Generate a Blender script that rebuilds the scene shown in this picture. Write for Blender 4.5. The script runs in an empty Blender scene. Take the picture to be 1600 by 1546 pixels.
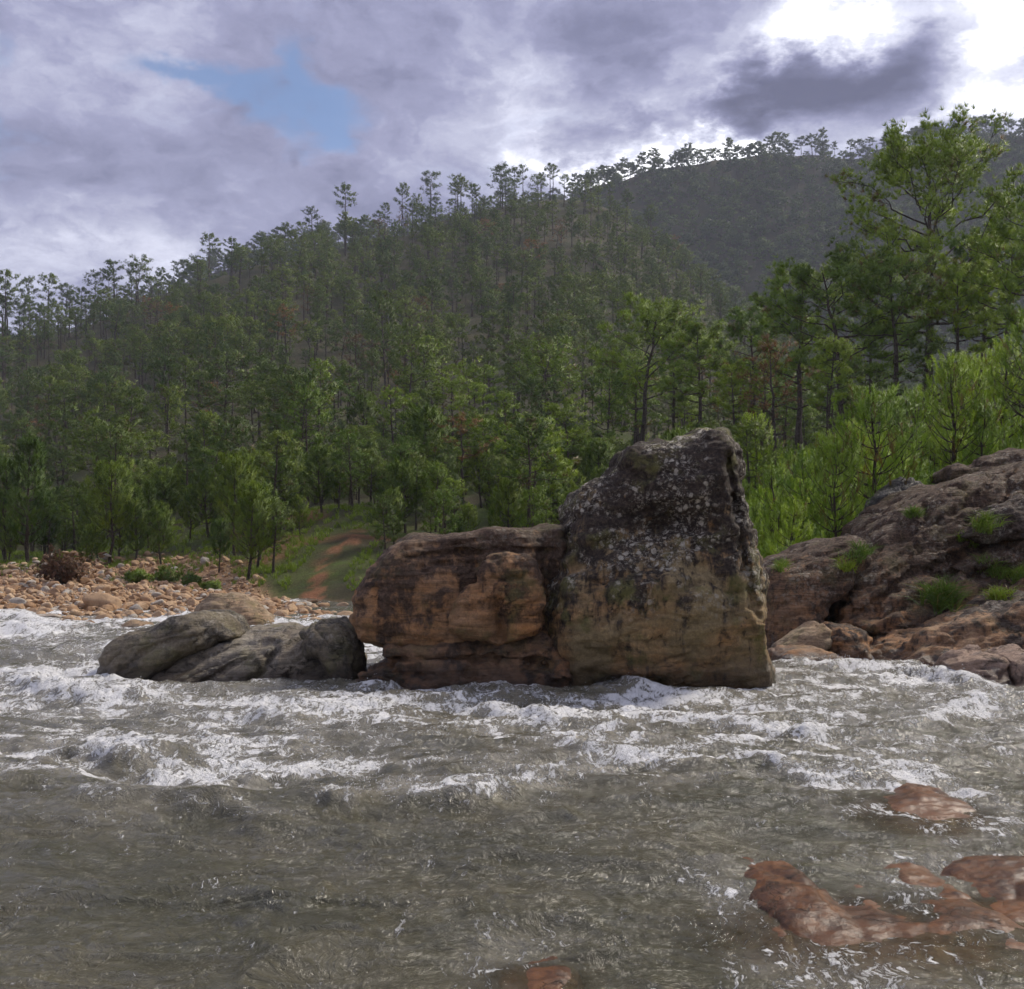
import bpy, math, random
import numpy as np
from mathutils import Vector
from mathutils.bvhtree import BVHTree

R = math.radians
sc = bpy.context.scene
col = sc.collection

# ------------------------------------------------------------------ camera
CAM_Z, F, CX, HOR = 2.2, 1700.0, 800.0, 860.0      # eye height, focal length / centre / horizon in photo pixels
cam_d = bpy.data.cameras.new('camera')
cam = bpy.data.objects.new('camera', cam_d)
col.objects.link(cam)
cam.location = (0, 0, CAM_Z)
cam.rotation_euler = (R(90), 0, 0)
cam_d.sensor_width = 36
cam_d.lens = 36 * F / 1600
cam_d.shift_y = (HOR - 773) / 1600
cam_d.clip_start, cam_d.clip_end = 0.1, 8000
sc.camera = cam

# ------------------------------------------------------------------ sun, sky, exposure
SUN_AZ, SUN_EL = R(50), R(44)                       # clockwise from +Y, above the horizon
sun_dir = Vector((math.sin(SUN_AZ) * math.cos(SUN_EL), math.cos(SUN_AZ) * math.cos(SUN_EL), math.sin(SUN_EL)))
sl = bpy.data.lights.new('sun', 'SUN')
sl.energy, sl.angle, sl.color = 1.5, R(12), (1.0, 0.91, 0.78)
so = bpy.data.objects.new('sun', sl)
col.objects.link(so)
so.rotation_euler = (-sun_dir).to_track_quat('-Z', 'Y').to_euler()
so.location = (40, 20, 60)

sc.view_settings.view_transform = 'Standard'
sc.view_settings.look = 'None'
sc.view_settings.gamma = 1
sc.view_settings.use_curve_mapping = False
sc.view_settings.exposure = 1.52
sc.render.engine = 'CYCLES'
sc.cycles.use_denoising = True
sc.cycles.max_bounces = 4
sc.cycles.diffuse_bounces = 2
sc.cycles.use_adaptive_sampling = True
sc.cycles.adaptive_threshold = 0.03
sc.cycles.glossy_bounces = 2
sc.cycles.transmission_bounces = 4
sc.cycles.volume_bounces = 0
sc.cycles.caustics_reflective = False
sc.cycles.caustics_refractive = False


class NT:
    """small helper round a node tree"""
    def __init__(self, tree):
        self.t = tree
        self.n = tree.nodes
        self.l = tree.links

    def node(self, typ, **kw):
        n = self.n.new(typ)
        for k, v in kw.items():
            setattr(n, k, v)
        return n

    def put(self, sock, v):
        if isinstance(v, bpy.types.NodeSocket):
            self.l.new(v, sock)
        elif v is not None:
            if sock.type == 'RGBA' and len(v) == 3:
                v = (*v, 1)
            sock.default_value = v

    def math(self, op, a, b=None, c=None, clamp=False):
        n = self.node('ShaderNodeMath', operation=op, use_clamp=clamp)
        self.put(n.inputs[0], a)
        self.put(n.inputs[1], b)
        self.put(n.inputs[2], c)
        return n.outputs[0]

    def vmath(self, op, a, b=None, s=None):
        n = self.node('ShaderNodeVectorMath', operation=op)
        self.put(n.inputs[0], a)
        self.put(n.inputs[1], b)
        if s is not None:
            self.put(n.inputs['Scale'], s)
        return n.outputs['Value'] if op in ('LENGTH', 'DOT_PRODUCT', 'DISTANCE') else n.outputs['Vector']

    def ramp(self, v, lo, hi, a=0.0, b=1.0, smooth=True):
        n = self.node('ShaderNodeMapRange', interpolation_type='SMOOTHSTEP' if smooth else 'LINEAR')
        self.put(n.inputs['Value'], v)
        for k, x in (('From Min', lo), ('From Max', hi), ('To Min', a), ('To Max', b)):
            self.put(n.inputs[k], x)
        return n.outputs['Result']

    def mix(self, f, a, b, mode='MIX'):
        n = self.node('ShaderNodeMix', data_type='RGBA', blend_type=mode, clamp_factor=True)
        self.put(n.inputs[0], f)
        self.put(n.inputs[6], a)
        self.put(n.inputs[7], b)
        return n.outputs[2]

    def noise(self, vec, scale=1.0, detail=4.0, rough=0.55, dist=0.0, lac=2.0):
        n = self.node('ShaderNodeTexNoise')
        self.put(n.inputs['Vector'], vec)
        n.inputs['Scale'].default_value = scale
        n.inputs['Detail'].default_value = detail
        n.inputs['Roughness'].default_value = rough
        n.inputs['Lacunarity'].default_value = lac
        n.inputs['Distortion'].default_value = dist
        return n.outputs['Fac']

    def voronoi(self, vec, scale=1.0, feature='F1', out='Distance', rnd=1.0):
        n = self.node('ShaderNodeTexVoronoi', feature=feature)
        self.put(n.inputs['Vector'], vec)
        n.inputs['Scale'].default_value = scale
        n.inputs['Randomness'].default_value = rnd
        return n.outputs[out]

    def comb(self, x, y, z):
        n = self.node('ShaderNodeCombineXYZ')
        for i, v in enumerate((x, y, z)):
            self.put(n.inputs[i], v)
        return n.outputs[0]

    def sep(self, v):
        n = self.node('ShaderNodeSeparateXYZ')
        self.put(n.inputs[0], v)
        return n.outputs

    def attr(self, name, out='Fac'):
        return self.node('ShaderNodeAttribute', attribute_name=name).outputs[out]


world = bpy.data.worlds.new('World')
sc.world = world
world.use_nodes = True
world.cycles.sampling_method = 'MANUAL'
world.cycles.sample_map_resolution = 256
w = NT(world.node_tree)
w.n.clear()
dirv = w.node('ShaderNodeTexCoord').outputs['Generated']
dx, dy, dz = w.sep(dirv)
sky = w.node('ShaderNodeTexSky', sky_type='NISHITA', sun_disc=False)
sky.sun_elevation, sky.sun_rotation = SUN_EL, SUN_AZ
sky.dust_density, sky.ozone_density, sky.altitude = 0.0, 2.0, 3000
bg_sky = w.node('ShaderNodeBackground')
w.put(bg_sky.inputs['Color'], sky.outputs[0])
bg_sky.inputs['Strength'].default_value = 0.052
den = w.math('ADD', w.math('MAXIMUM', dz, 0.0), 0.30)
plane = w.comb(w.math('DIVIDE', dx, den), w.math('DIVIDE', dy, den), 0.0)
wn = w.node('ShaderNodeTexNoise')
w.put(wn.inputs['Vector'], plane)
for k_, v_ in (('Scale', 3.2), ('Detail', 7.0), ('Roughness', 0.62)):
    wn.inputs[k_].default_value = v_
wob = w.vmath('SUBTRACT', wn.outputs['Color'], (0.5, 0.5, 0.5))
fwd = w.math('MAXIMUM', dy, 0.05)
UV = w.comb(w.math('DIVIDE', dx, fwd), w.math('DIVIDE', dz, fwd), 0.0)
UV = w.vmath('ADD', UV, w.vmath('MULTIPLY', wob, (0.30, 0.22, 0.0)))


def blob(px, py, rx, ry, slope=0.0):
    """soft patch of cloud (or of open sky) centred on a direction"""
    mp_ = w.node('ShaderNodeMapping', vector_type='TEXTURE')
    w.put(mp_.inputs['Vector'], UV)
    mp_.inputs['Location'].default_value = ((px - CX) / F, (HOR - py) / F, 0)
    mp_.inputs['Rotation'].default_value = (0, 0, math.atan(slope))
    mp_.inputs['Scale'].default_value = (rx / F, ry / F, 1)
    return w.math('POWER', 0.3679, w.vmath('DOT_PRODUCT', mp_.outputs[0], mp_.outputs[0]))


pw_ = w.vmath('ADD', plane, w.vmath('SCALE', wob, None, 0.35))
big = w.noise(w.vmath('ADD', pw_, (3.1, 0.4, 0)), 1.9, 6, 0.55)
fine = w.noise(w.vmath('ADD', pw_, (1.7, 5.2, 0)), 5.0, 8, 0.68)
B = w.math('ADD', w.ramp(big, 0.28, 0.72, -0.06, 0.74, False), w.ramp(fine, 0.28, 0.72, -0.27, 0.27, False))
for px, py, rx, ry, sl_, a in (
        (100, 240, 210, 80, -0.15, -0.20), (180, 40, 260, 45, 0, 0.08),
        (720, 50, 260, 80, 0, -0.10), (960, 110, 170, 50, 0.25, -0.25),
        (560, 225, 150, 50, 0, 0.20), (110, 400, 120, 40, 0, 0.16), (330, 350, 130, 60, 0, 0.08),
        (1110, 205, 190, 50, 0.25, 1.0), (1290, 50, 220, 55, 0.3, 0.75), (1580, 120, 80, 100, 0, 0.55), (960, 255, 110, 30, 0.3, 0.6), (1450, 195, 120, 30, 0.3, 0.5),
        (1185, 145, 100, 40, 0.1, -0.95), (1330, 100, 140, 50, 0.3, -1.0), (1430, 40, 60, 40, 0.3, -0.45)):
    B = w.math('MULTIPLY_ADD', blob(px, py, rx, ry, sl_), a, B)
glow = w.math('POWER', w.math('MAXIMUM', w.vmath('DOT_PRODUCT', dirv, tuple(sun_dir)), 0.0), 7.0)
B = w.math('ADD', B, w.math('MULTIPLY', glow, 0.26))
cr = w.node('ShaderNodeValToRGB')
w.put(cr.inputs[0], w.ramp(B, -0.5, 1.0, 0, 1, False))
e = cr.color_ramp.elements
e[0].position, e[0].color = 0.0, (0.05, 0.053, 0.095, 1)
e[1].position, e[1].color = 1.0, (0.92, 0.92, 0.97, 1)
for p, c in ((0.333, (0.095, 0.10, 0.165)), (0.50, (0.16, 0.165, 0.25)), (0.633, (0.262, 0.27, 0.35)), (0.787, (0.43, 0.44, 0.52))):
    x = e.new(p)
    x.color = (*c, 1)
bg_cl = w.node('ShaderNodeBackground')
w.put(bg_cl.inputs['Color'], cr.outputs[0])
bg_cl.inputs['Strength'].default_value = 0.79
gap = w.math('ADD', w.math('ADD', blob(345, 112, 120, 34, -0.25), blob(470, 100, 50, 66)), blob(475, 200, 80, 40))
gap = w.math('ADD', gap, w.math('MULTIPLY', w.math('ADD', blob(10, 225, 60, 50), w.math('ADD', blob(0, 40, 40, 40), blob(250, 80, 60, 30))), 0.6))
gap = w.math('ADD', gap, w.ramp(fine, 0.3, 0.7, -0.38, 0.38, False))
cover = w.ramp(gap, 0.10, 1.0, 1.0, 0.08)
ms = w.node('ShaderNodeMixShader')
w.put(ms.inputs[0], cover)
w.l.new(bg_sky.outputs[0], ms.inputs[1])
w.l.new(bg_cl.outputs[0], ms.inputs[2])
wo = w.node('ShaderNodeOutputWorld')
w.l.new(ms.outputs[0], wo.inputs['Surface'])

# ------------------------------------------------------------------ noise
_rs = np.random.RandomState(11)
PERM = _rs.permutation(256).astype(np.int32)
GR = _rs.normal(size=(256, 3)).astype(np.float32)
GR /= np.linalg.norm(GR, axis=1)[:, None]


def perlin(x, y, z=0.0, seed=0):
    x, y, z = np.broadcast_arrays(np.asarray(x, np.float32), np.asarray(y, np.float32), np.asarray(z, np.float32))
    xi, yi, zi = np.floor(x).astype(np.int32), np.floor(y).astype(np.int32), np.floor(z).astype(np.int32)
    xf, yf, zf = x - xi, y - yi, z - zi
    fade = lambda t: t * t * t * (t * (t * 6 - 15) + 10)
    u, v, q = fade(xf), fade(yf), fade(zf)
    out = 0.0
    for i in (0, 1):
        a = PERM[(xi + i + seed * 37) & 255]
        wx = u if i else 1 - u
        for j in (0, 1):
            b = PERM[(a + yi + j) & 255]
            wy = wx * (v if j else 1 - v)
            for k in (0, 1):
                g = GR[PERM[(b + zi + k) & 255]]
                out = out + wy * (q if k else 1 - q) * (g[..., 0] * (xf - i) + g[..., 1] * (yf - j) + g[..., 2] * (zf - k))
    return out * 1.5


def fbm(x, y, z=0.0, oct=4, seed=0, gain=0.5):
    s, a, f = 0.0, 1.0, 1.0
    for o in range(oct):
        s = s + a * perlin(np.asarray(x) * f, np.asarray(y) * f, np.asarray(z) * f, seed + o)
        a *= gain
        f *= 2.03
    return s


def sstep(a, b, x):
    t = np.clip((np.asarray(x, float) - a) / (b - a), 0, 1)
    return t * t * (3 - 2 * t)


def wx(px, y):
    return (px - CX) / F * y


def wz(py, y):
    return CAM_Z + (HOR - py) / F * y


# ------------------------------------------------------------------ mesh helpers
def mesh_np(name, verts, faces, smooth=True):
    """verts (n,3); faces (m,3) or (m,4)"""
    me = bpy.data.meshes.new(name)
    verts = np.asarray(verts, np.float32)
    faces = np.asarray(faces, np.int32)
    k = faces.shape[1]
    me.vertices.add(len(verts))
    me.vertices.foreach_set('co', verts.ravel())
    me.loops.add(faces.size)
    me.loops.foreach_set('vertex_index', faces.ravel())
    me.polygons.add(len(faces))
    me.polygons.foreach_set('loop_start', np.arange(0, faces.size, k, dtype=np.int32))
    me.polygons.foreach_set('loop_total', np.full(len(faces), k, np.int32))
    me.polygons.foreach_set('use_smooth', np.full(len(faces), smooth, bool))
    me.update(calc_edges=True)
    return me


def vattr(me, name, data):
    a = me.attributes.new(name, 'FLOAT', 'POINT')
    a.data.foreach_set('value', np.asarray(data, np.float32).ravel())


def tag(o, label=None, cat=None, group=None, kind=None):
    for k, v in (('label', label), ('category', cat), ('group', group), ('kind', kind)):
        if v:
            o[k] = v
    return o


def obj(name, me, mat=None, parent=None):
    o = bpy.data.objects.new(name, me)
    col.objects.link(o)
    if mat and me and not me.materials:
        me.materials.append(mat)
    o.parent = parent
    return o


# ------------------------------------------------------------------ materials
def new_mat(name):
    m = bpy.data.materials.new(name)
    m.use_nodes = True
    t = NT(m.node_tree)
    return m, t, t.n['Principled BSDF'], t.n['Material Output']


def bump(t, bsdf, h, strength=0.5, dist=0.05):
    b = t.node('ShaderNodeBump')
    b.inputs['Strength'].default_value = strength
    b.inputs['Distance'].default_value = dist
    t.put(b.inputs['Height'], h)
    t.l.new(b.outputs[0], bsdf.inputs['Normal'])
    return b


def rock_material(name, tan, orange, dark=(0.022, 0.018, 0.016), zdark=(1.2, 3.4), dark_amt=1.0, lichen=0.5, moss=0.3,
                  wet=0.32, bed=(0.25, 0.1, 1.0), seed=0.0, grain=1.0, streak=0.5, zlich=(1.2, 2.6), relief=0.07, bedmix=0.9, wetspec=0.4):
    m, t, b, out = new_mat(name)
    pos = t.vmath('ADD', t.node('ShaderNodeNewGeometry').outputs['Position'], (seed, seed * 0.7, 0))
    z = t.sep(pos)[2]
    n_big = t.noise(pos, 0.9, 8, 0.62, 0.4)
    n_mid = t.noise(pos, 3.3, 8, 0.65, 0.3)
    n_fine = t.noise(pos, 17, 6, 0.7)
    n_grit = t.noise(pos, 70, 3, 0.7)
    # the bedding: noise stretched along the layers
    mp = t.node('ShaderNodeMapping')
    t.put(mp.inputs['Vector'], pos)
    mp.inputs['Rotation'].default_value = (bed[0], bed[1], 0)
    mp.inputs['Scale'].default_value = (0.8, 0.8, 9 * bed[2])
    n_bed = t.noise(mp.outputs[0], 1.3, 7, 0.62, 0.7)
    ms_ = t.node('ShaderNodeMapping')
    t.put(ms_.inputs['Vector'], pos)
    ms_.inputs['Scale'].default_value = (5, 5, 0.5)
    n_str = t.noise(ms_.outputs[0], 1.6, 6, 0.65, 0.3)
    c = t.mix(t.ramp(n_big, 0.35, 0.65), tan, orange)
    c = t.mix(t.math('MULTIPLY', t.ramp(n_bed, 0.42, 0.62), 0.55), c, tuple(0.45 * x for x in tan))
    c = t.mix(t.math('MULTIPLY', t.ramp(n_mid, 0.52, 0.72), 0.5), c, tuple(min(1, 1.35 * x) for x in tan))
    # dark biofilm that grows from the top downwards in ragged streaks
    hd = t.math('DIVIDE', t.math('SUBTRACT', z, zdark[0]), zdark[1] - zdark[0])
    dm = t.math('ADD', t.math('MULTIPLY', hd, 0.55), t.math('MULTIPLY', t.math('SUBTRACT', n_str, 0.5), 1.6 * streak))
    dm = t.math('ADD', dm, t.math('MULTIPLY', t.math('SUBTRACT', n_mid, 0.5), 1.5))
    dm = t.math('ADD', dm, t.math('MULTIPLY', t.math('SUBTRACT', n_big, 0.5), 1.2))
    dm = t.math('MULTIPLY', t.ramp(dm, 0.02, 0.36), dark_amt)
    c = t.mix(dm, c, t.mix(t.ramp(n_fine, 0.35, 0.7), dark, tuple(2.8 * x for x in dark)))
    # green-olive algae
    mo = t.math('MULTIPLY', t.ramp(t.noise(t.vmath('ADD', pos, (9.1, 3.3, 1.7)), 1.6, 7, 0.68), 0.5, 0.66), moss)
    c = t.mix(mo, c, (0.13, 0.125, 0.04))
    # pale crusts of lichen
    lv = t.voronoi(t.vmath('ADD', pos, t.vmath('SCALE', t.comb(n_mid, n_fine, n_big), None, 0.16)), 7.5)
    ls = t.ramp(t.math('ADD', lv, t.math('MULTIPLY', t.math('SUBTRACT', n_fine, 0.5), 0.9)), 0.36, 0.24)
    lm = t.ramp(t.noise(t.vmath('ADD', pos, (4.4, 8.3, 2.7)), 0.95, 6, 0.65), 0.475, 0.56)
    lz = t.ramp(z, zlich[0], zlich[1])
    lk = t.math('MULTIPLY', t.math('MULTIPLY', ls, lm), t.math('MULTIPLY', lz, lichen))
    l2 = t.math('MULTIPLY', t.ramp(t.noise(t.vmath('ADD', pos, (2.4, 1.3, 6.7)), 22, 5, 0.75), 0.53, 0.58), t.math('MULTIPLY', t.math('MULTIPLY', lz, lm), 0.6 * lichen))
    c = t.mix(t.math('MAXIMUM', lk, l2), c, t.mix(n_fine, (0.32, 0.29, 0.22), (0.52, 0.49, 0.41)))
    # hairline cracks
    cd = t.voronoi(t.vmath('ADD', pos, t.vmath('SCALE', t.comb(n_mid, n_big, n_bed), None, 1.1)), 1.15, 'DISTANCE_TO_EDGE')
    crk = t.math('MULTIPLY', t.ramp(cd, 0.018, 0.0), t.ramp(n_big, 0.4, 0.6))
    c = t.mix(t.math('MULTIPLY', crk, 0.8), c, (0.012, 0.010, 0.009))
    g = t.math('MULTIPLY', t.ramp(n_fine, 0.25, 0.75, 0.6, 1.35, False), t.ramp(n_grit, 0.25, 0.75, 0.7, 1.3, False))
    c = t.mix(1.0, c, t.comb(g, g, g), 'MULTIPLY')
    # splash-wet band above the river
    wm = t.ramp(t.math('SUBTRACT', z, t.math('MULTIPLY', t.math('SUBTRACT', n_mid, 0.3), 0.7)), wet, wet * 0.35 - 0.12)
    c = t.mix(wm, c, t.mix(1.0, c, (0.40, 0.37, 0.35), 'MULTIPLY'))
    t.put(b.inputs['Base Color'], c)
    t.put(b.inputs['Roughness'], t.ramp(wm, 0, 1, 0.88, 0.34))
    t.put(b.inputs['Specular IOR Level'], t.ramp(wm, 0, 1, 0.3, wetspec))
    h = t.math('ADD', t.math('MULTIPLY', n_bed, bedmix), t.math('ADD', t.math('MULTIPLY', n_fine, 0.7), t.math('MULTIPLY', n_grit, 0.22 * grain)))
    h = t.math('ADD', h, t.math('ADD', t.math('MULTIPLY', lk, 0.12), t.math('MULTIPLY', crk, -0.5)))
    bump(t, b, h, 0.9, relief)
    return m


def needle_material(name, a, bcol, old=None, trans=0.22):
    """pine needles: colour varies from tuft to tuft (attribute tint) and from tree to tree"""
    m, t, b, out = new_mat(name)
    tint = t.attr('tint')
    rnd = t.node('ShaderNodeObjectInfo').outputs['Random']
    c = t.mix(tint, a, bcol)
    c = t.mix(1.0, c, t.mix(t.ramp(rnd, 0.0, 1.0, 0, 1, False), (0.58, 0.68, 0.80), (1.35, 1.25, 0.95)), 'MULTIPLY')
    if old:
        c = t.mix(t.ramp(tint, 0.16, 0.02), c, old)
    t.put(b.inputs['Base Color'], c)
    b.inputs['Roughness'].default_value = 0.55
    b.inputs['Specular IOR Level'].default_value = 0.25
    tr = t.node('ShaderNodeBsdfTranslucent')
    t.put(tr.inputs['Color'], t.mix(1.0, c, (1.25, 1.3, 0.7), 'MULTIPLY'))
    mx = t.node('ShaderNodeMixShader')
    mx.inputs[0].default_value = trans
    t.l.new(b.outputs[0], mx.inputs[1])
    t.l.new(tr.outputs[0], mx.inputs[2])
    t.l.new(mx.outputs[0], out.inputs['Surface'])
    return m


def bark_material(name, a, bcol):
    m, t, b, out = new_mat(name)
    tc = t.node('ShaderNodeTexCoord').outputs['Object']
    mp = t.node('ShaderNodeMapping')
    t.put(mp.inputs['Vector'], tc)
    mp.inputs['Scale'].default_value = (6, 6, 1.6)
    n = t.noise(mp.outputs[0], 2.5, 6, 0.7, 0.5)
    v = t.voronoi(mp.outputs[0], 2.2, 'DISTANCE_TO_EDGE')
    c = t.mix(t.ramp(n, 0.35, 0.68), a, bcol)
    c = t.mix(t.ramp(v, 0.12, 0.0, 0, 0.7), c, tuple(0.3 * x for x in a))
    t.put(b.inputs['Base Color'], c)
    b.inputs['Roughness'].default_value = 0.9
    b.inputs['Specular IOR Level'].default_value = 0.15
    bump(t, b, t.math('ADD', n, t.ramp(v, 0, 0.2)), 0.8, 0.06)
    return m


M = {}
M['bark'] = bark_material('pine_bark', (0.055, 0.042, 0.034), (0.155, 0.125, 0.105))
M['bark_young'] = bark_material('young_bark', (0.05, 0.037, 0.028), (0.12, 0.095, 0.075))
M['needle_near'] = needle_material('needles_near', (0.095, 0.16, 0.018), (0.23, 0.32, 0.042), (0.17, 0.115, 0.05))
M['needle_young'] = needle_material('needles_young', (0.085, 0.155, 0.014), (0.27, 0.385, 0.04), (0.16, 0.10, 0.035), 0.28)
M['needle_shore'] = needle_material('needles_shore', (0.06, 0.11, 0.014), (0.17, 0.235, 0.03), None)
M['needle_hill'] = needle_material('needles_hill', (0.05, 0.085, 0.018), (0.145, 0.205, 0.036), (0.12, 0.095, 0.045))
M['needle_bright'] = needle_material('needles_bright', (0.085, 0.15, 0.018), (0.21, 0.30, 0.04), (0.15, 0.12, 0.05))
M['needle_far'] = needle_material('needles_far', (0.045, 0.08, 0.02), (0.10, 0.145, 0.035), None)
M['needle_brown'] = needle_material('needles_brown', (0.13, 0.062, 0.03), (0.21, 0.11, 0.05), (0.11, 0.13, 0.03))
M['shrub_red'] = needle_material('shrub_red', (0.12, 0.055, 0.03), (0.22, 0.10, 0.05), (0.07, 0.06, 0.03))
M['grass'] = needle_material('grass_blades', (0.085, 0.145, 0.018), (0.22, 0.30, 0.045), (0.27, 0.21, 0.08))

# ------------------------------------------------------------------ terrain
crest = np.array([(-500, 640, 240), (-300, 600, 262), (0, 532, 290), (150, 515, 310), (300, 462, 330), (440, 412, 350), (550, 385, 370),
                  (700, 342, 390), (850, 316, 410), (950, 322, 420), (1050, 395, 410), (1150, 485, 400), (1250, 565, 385),
                  (1400, 645, 370), (1800, 700, 340)], float)
CU = (crest[:, 0] - CX) / F
CY = crest[:, 2]
CZ = CAM_Z + (HOR - crest[:, 1] - 14) / F * CY
far = np.array([(-600, 640, 600), (-200, 600, 600), (100, 535, 600), (200, 490, 610), (300, 448, 630), (400, 410, 645), (500, 392, 660), (600, 385, 680),
                (700, 370, 700), (850, 335, 730), (950, 288, 745), (1050, 262, 750), (1200, 240, 750), (1320, 246, 760),
                (1450, 222, 775), (1600, 208, 790), (1900, 150, 820), (2400, 150, 860)], float)
FU = (far[:, 0] - CX) / F
FY = far[:, 2]
FZ = CAM_Z + (HOR - far[:, 1] - 4) / F * FY
YS_U = np.array([-1.2, -.6, -.47, -.41, -.32, -.235, -.165, -.1])
YS = np.array([44, 43, 40.6, 35.2, 36.7, 34.6, 33.0, 36])


def terrain(x, y):
    x, y = np.broadcast_arrays(np.asarray(x, float), np.asarray(y, float))
    u = np.clip(x / np.maximum(y, 30), -1.3, 1.3)
    # the wooded hill: rises from its foot to the crest, falls away behind
    yc, zc = np.interp(u, CU, CY), np.interp(u, CU, CZ)
    yb = np.interp(u, [-.6, -.47, -.2, 0, .2, .45, .8], [86, 80, 62, 56, 52, 54, 60])
    t = (y - yb) / (yc - yb)
    hill = np.where(t < 1, zc * np.clip(t, 0, 1) ** 1.55, zc - (y - yc) * 0.42)
    hill = np.maximum(hill, 0)
    yf, zf = np.interp(u, FU, FY), np.interp(u, FU, FZ)
    t2 = (y - 400) / (yf - 400)
    mt = np.where(t2 < 1, zf * np.clip(t2, 0, 1) ** 1.15, zf - (y - yf) * 0.5)
    mt = np.maximum(mt, 0)
    # stony bar on the left
    ys = np.interp(u, YS_U, YS)
    zbar = np.clip(0.048 * (y - ys), -1.1, 1.1)
    ue = -.150 - (y - 33) * .0052
    zlat = np.clip((ue - u) * np.maximum(y, 1) * 0.16, -1.1, 1.25)
    bar = np.minimum(zbar, zlat)
    foot = np.clip((y - np.interp(u, [-.5, -.3, -.15, .1], [58, 50, 45, 47])) * np.interp(u, [-.42, -.28, 0, .15], [.10, .21, .21, .12]), -1.1, np.interp(u, [-.42, -.28, .05, .2], [1.6, 4.2, 4.2, 1.6]))
    # right bank
    xb = np.interp(y, [-40, 8, 17, 21, 24, 27, 45, 47, 50, 60], [16, 16, 15, 12, 7.5, 5.6, 3.5, 2, 0, -4])
    d = x - xb
    bank = np.where(d > 0, 0.56 * d / (1 + np.maximum(d, 0) / 24), np.maximum(0.5 * d, -1.1))
    bank = bank * (1 - sstep(60, 200, y)) * np.where(y > 40, sstep(-.05, .22, u), 1)
    z = np.maximum(np.maximum(bar, foot), bank)
    land = sstep(-0.1, 0.6, z)
    z = np.maximum(z, -1.1) + np.maximum(hill, mt)
    n = 0.9 * fbm(x / 14, y / 14, 0, 4, 3) * land * sstep(40, 75, y) + 4.5 * fbm(x / 75, y / 75, 0, 3, 8) * sstep(80, 170, y)
    n = n + 0.28 * fbm(x / 2.6, y / 2.6, 0, 3, 5) * land * sstep(8, 18, y) * (1 - sstep(70, 120, y)) * np.where(u > 0, 1, 0.4)
    return z + n


ny, nx = 470, 420
tt = np.linspace(0, 1, ny)
yy = np.concatenate([np.linspace(-60, 6, 20)[:-1], 6 * (1500 / 6) ** np.linspace(0, 1, ny)])
uu = np.linspace(-1.15, 1.15, nx)
Yg, Ug = np.meshgrid(yy, uu, indexing='ij')
Xg = Ug * np.sqrt(Yg ** 2 + 45 ** 2 * np.exp(-np.maximum(Yg, 0) / 20))
Zg = terrain(Xg, Yg)


def grid_faces(a, b):
    i = np.arange(a * b).reshape(a, b)
    return np.stack([i[:-1, :-1], i[:-1, 1:], i[1:, 1:], i[1:, :-1]], -1).reshape(-1, 4)


gme = mesh_np('ground', np.stack([Xg, Yg, Zg], -1).reshape(-1, 3), grid_faces(*Xg.shape))
ug = Xg / np.maximum(Yg, 10)
pxg = CX + F * ug
pyg = HOR - F * (Zg - CAM_Z) / np.maximum(Yg, 1)
gravel = sstep(0.02, -0.01, ug + .150 + (Yg - 33) * .0052) * sstep(66, 54, Yg + 6 * fbm(Xg / 6, Yg / 6, 0, 3, 21))
gravel = np.maximum(gravel, sstep(0.15, -0.15, Zg))
# red earth slide down to the water, from its own centre line in metres
path = np.array([(-8.8, 44.5), (-8.7, 48), (-9.0, 52), (-8.6, 57), (-8.4, 60), (-11, 80)])
pc = np.interp(Yg, path[:, 1], path[:, 0])
dirt = sstep(0.42, 0.05, np.abs(Xg - pc) + 1.0 * fbm(Xg / 1.3, Yg / 1.3, 0, 4, 14)) * sstep(44, 45.5, Yg) * sstep(62, 58, Yg)
dirt = np.maximum(dirt, sstep(0.25, 0.55, fbm(Xg / 9, Yg / 5, 0, 4, 31)) * sstep(46, 52, Yg) * sstep(85, 70, Yg) * 0.7 * (ug < -.1))
grassy = np.maximum(sstep(-0.25, 0.35, fbm(Xg / 7, Yg / 7, 0, 4, 41)) * sstep(190, 70, Yg), 0.9 * (ug > 0.15) * sstep(110, 60, Yg))
grassy = np.maximum(grassy, 0.8 * sstep(-.36, -.42, ug) * sstep(56, 62, Yg) * sstep(100, 80, Yg))
grassy = grassy * np.where(ug < 0.1, 0.55, 1.0)
vattr(gme, 'gravel', gravel)
vattr(gme, 'dirt', dirt)
vattr(gme, 'grassy', grassy)
m, t, b, out = new_mat('ground')
pos = t.node('ShaderNodeNewGeometry').outputs['Position']
n1, n2, n3 = t.noise(pos, 0.12, 8, 0.65, 0.5), t.noise(pos, 1.1, 8, 0.7), t.noise(pos, 9, 5, 0.7)
c = t.mix(t.ramp(n1, 0.38, 0.62), (0.040, 0.042, 0.022), (0.066, 0.056, 0.032))
c = t.mix(t.ramp(n2, 0.5, 0.65, 0, 0.6), c, (0.05, 0.068, 0.022))
c = t.mix(t.math('MULTIPLY', t.attr('grassy'), t.ramp(n2, 0.3, 0.6, 0.35, 1.0)), c, t.mix(n3, (0.065, 0.105, 0.02), (0.12, 0.17, 0.035)))
c = t.mix(t.math('MULTIPLY', t.attr('gravel'), 1.0), c, t.mix(t.ramp(n3, 0.3, 0.7), (0.26, 0.155, 0.085), (0.46, 0.30, 0.18)))
c = t.mix(t.math('MULTIPLY', t.attr('dirt'), t.ramp(n2, 0.3, 0.55, 0.5, 1.0)), c, t.mix(n3, (0.16, 0.072, 0.038), (0.27, 0.13, 0.07)))
g = t.ramp(n3, 0.25, 0.75, 0.6, 1.35, False)
c = t.mix(1.0, c, t.comb(g, g, g), 'MULTIPLY')
t.put(b.inputs['Base Color'], c)
b.inputs['Roughness'].default_value = 0.95
b.inputs['Specular IOR Level'].default_value = 0.1
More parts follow.
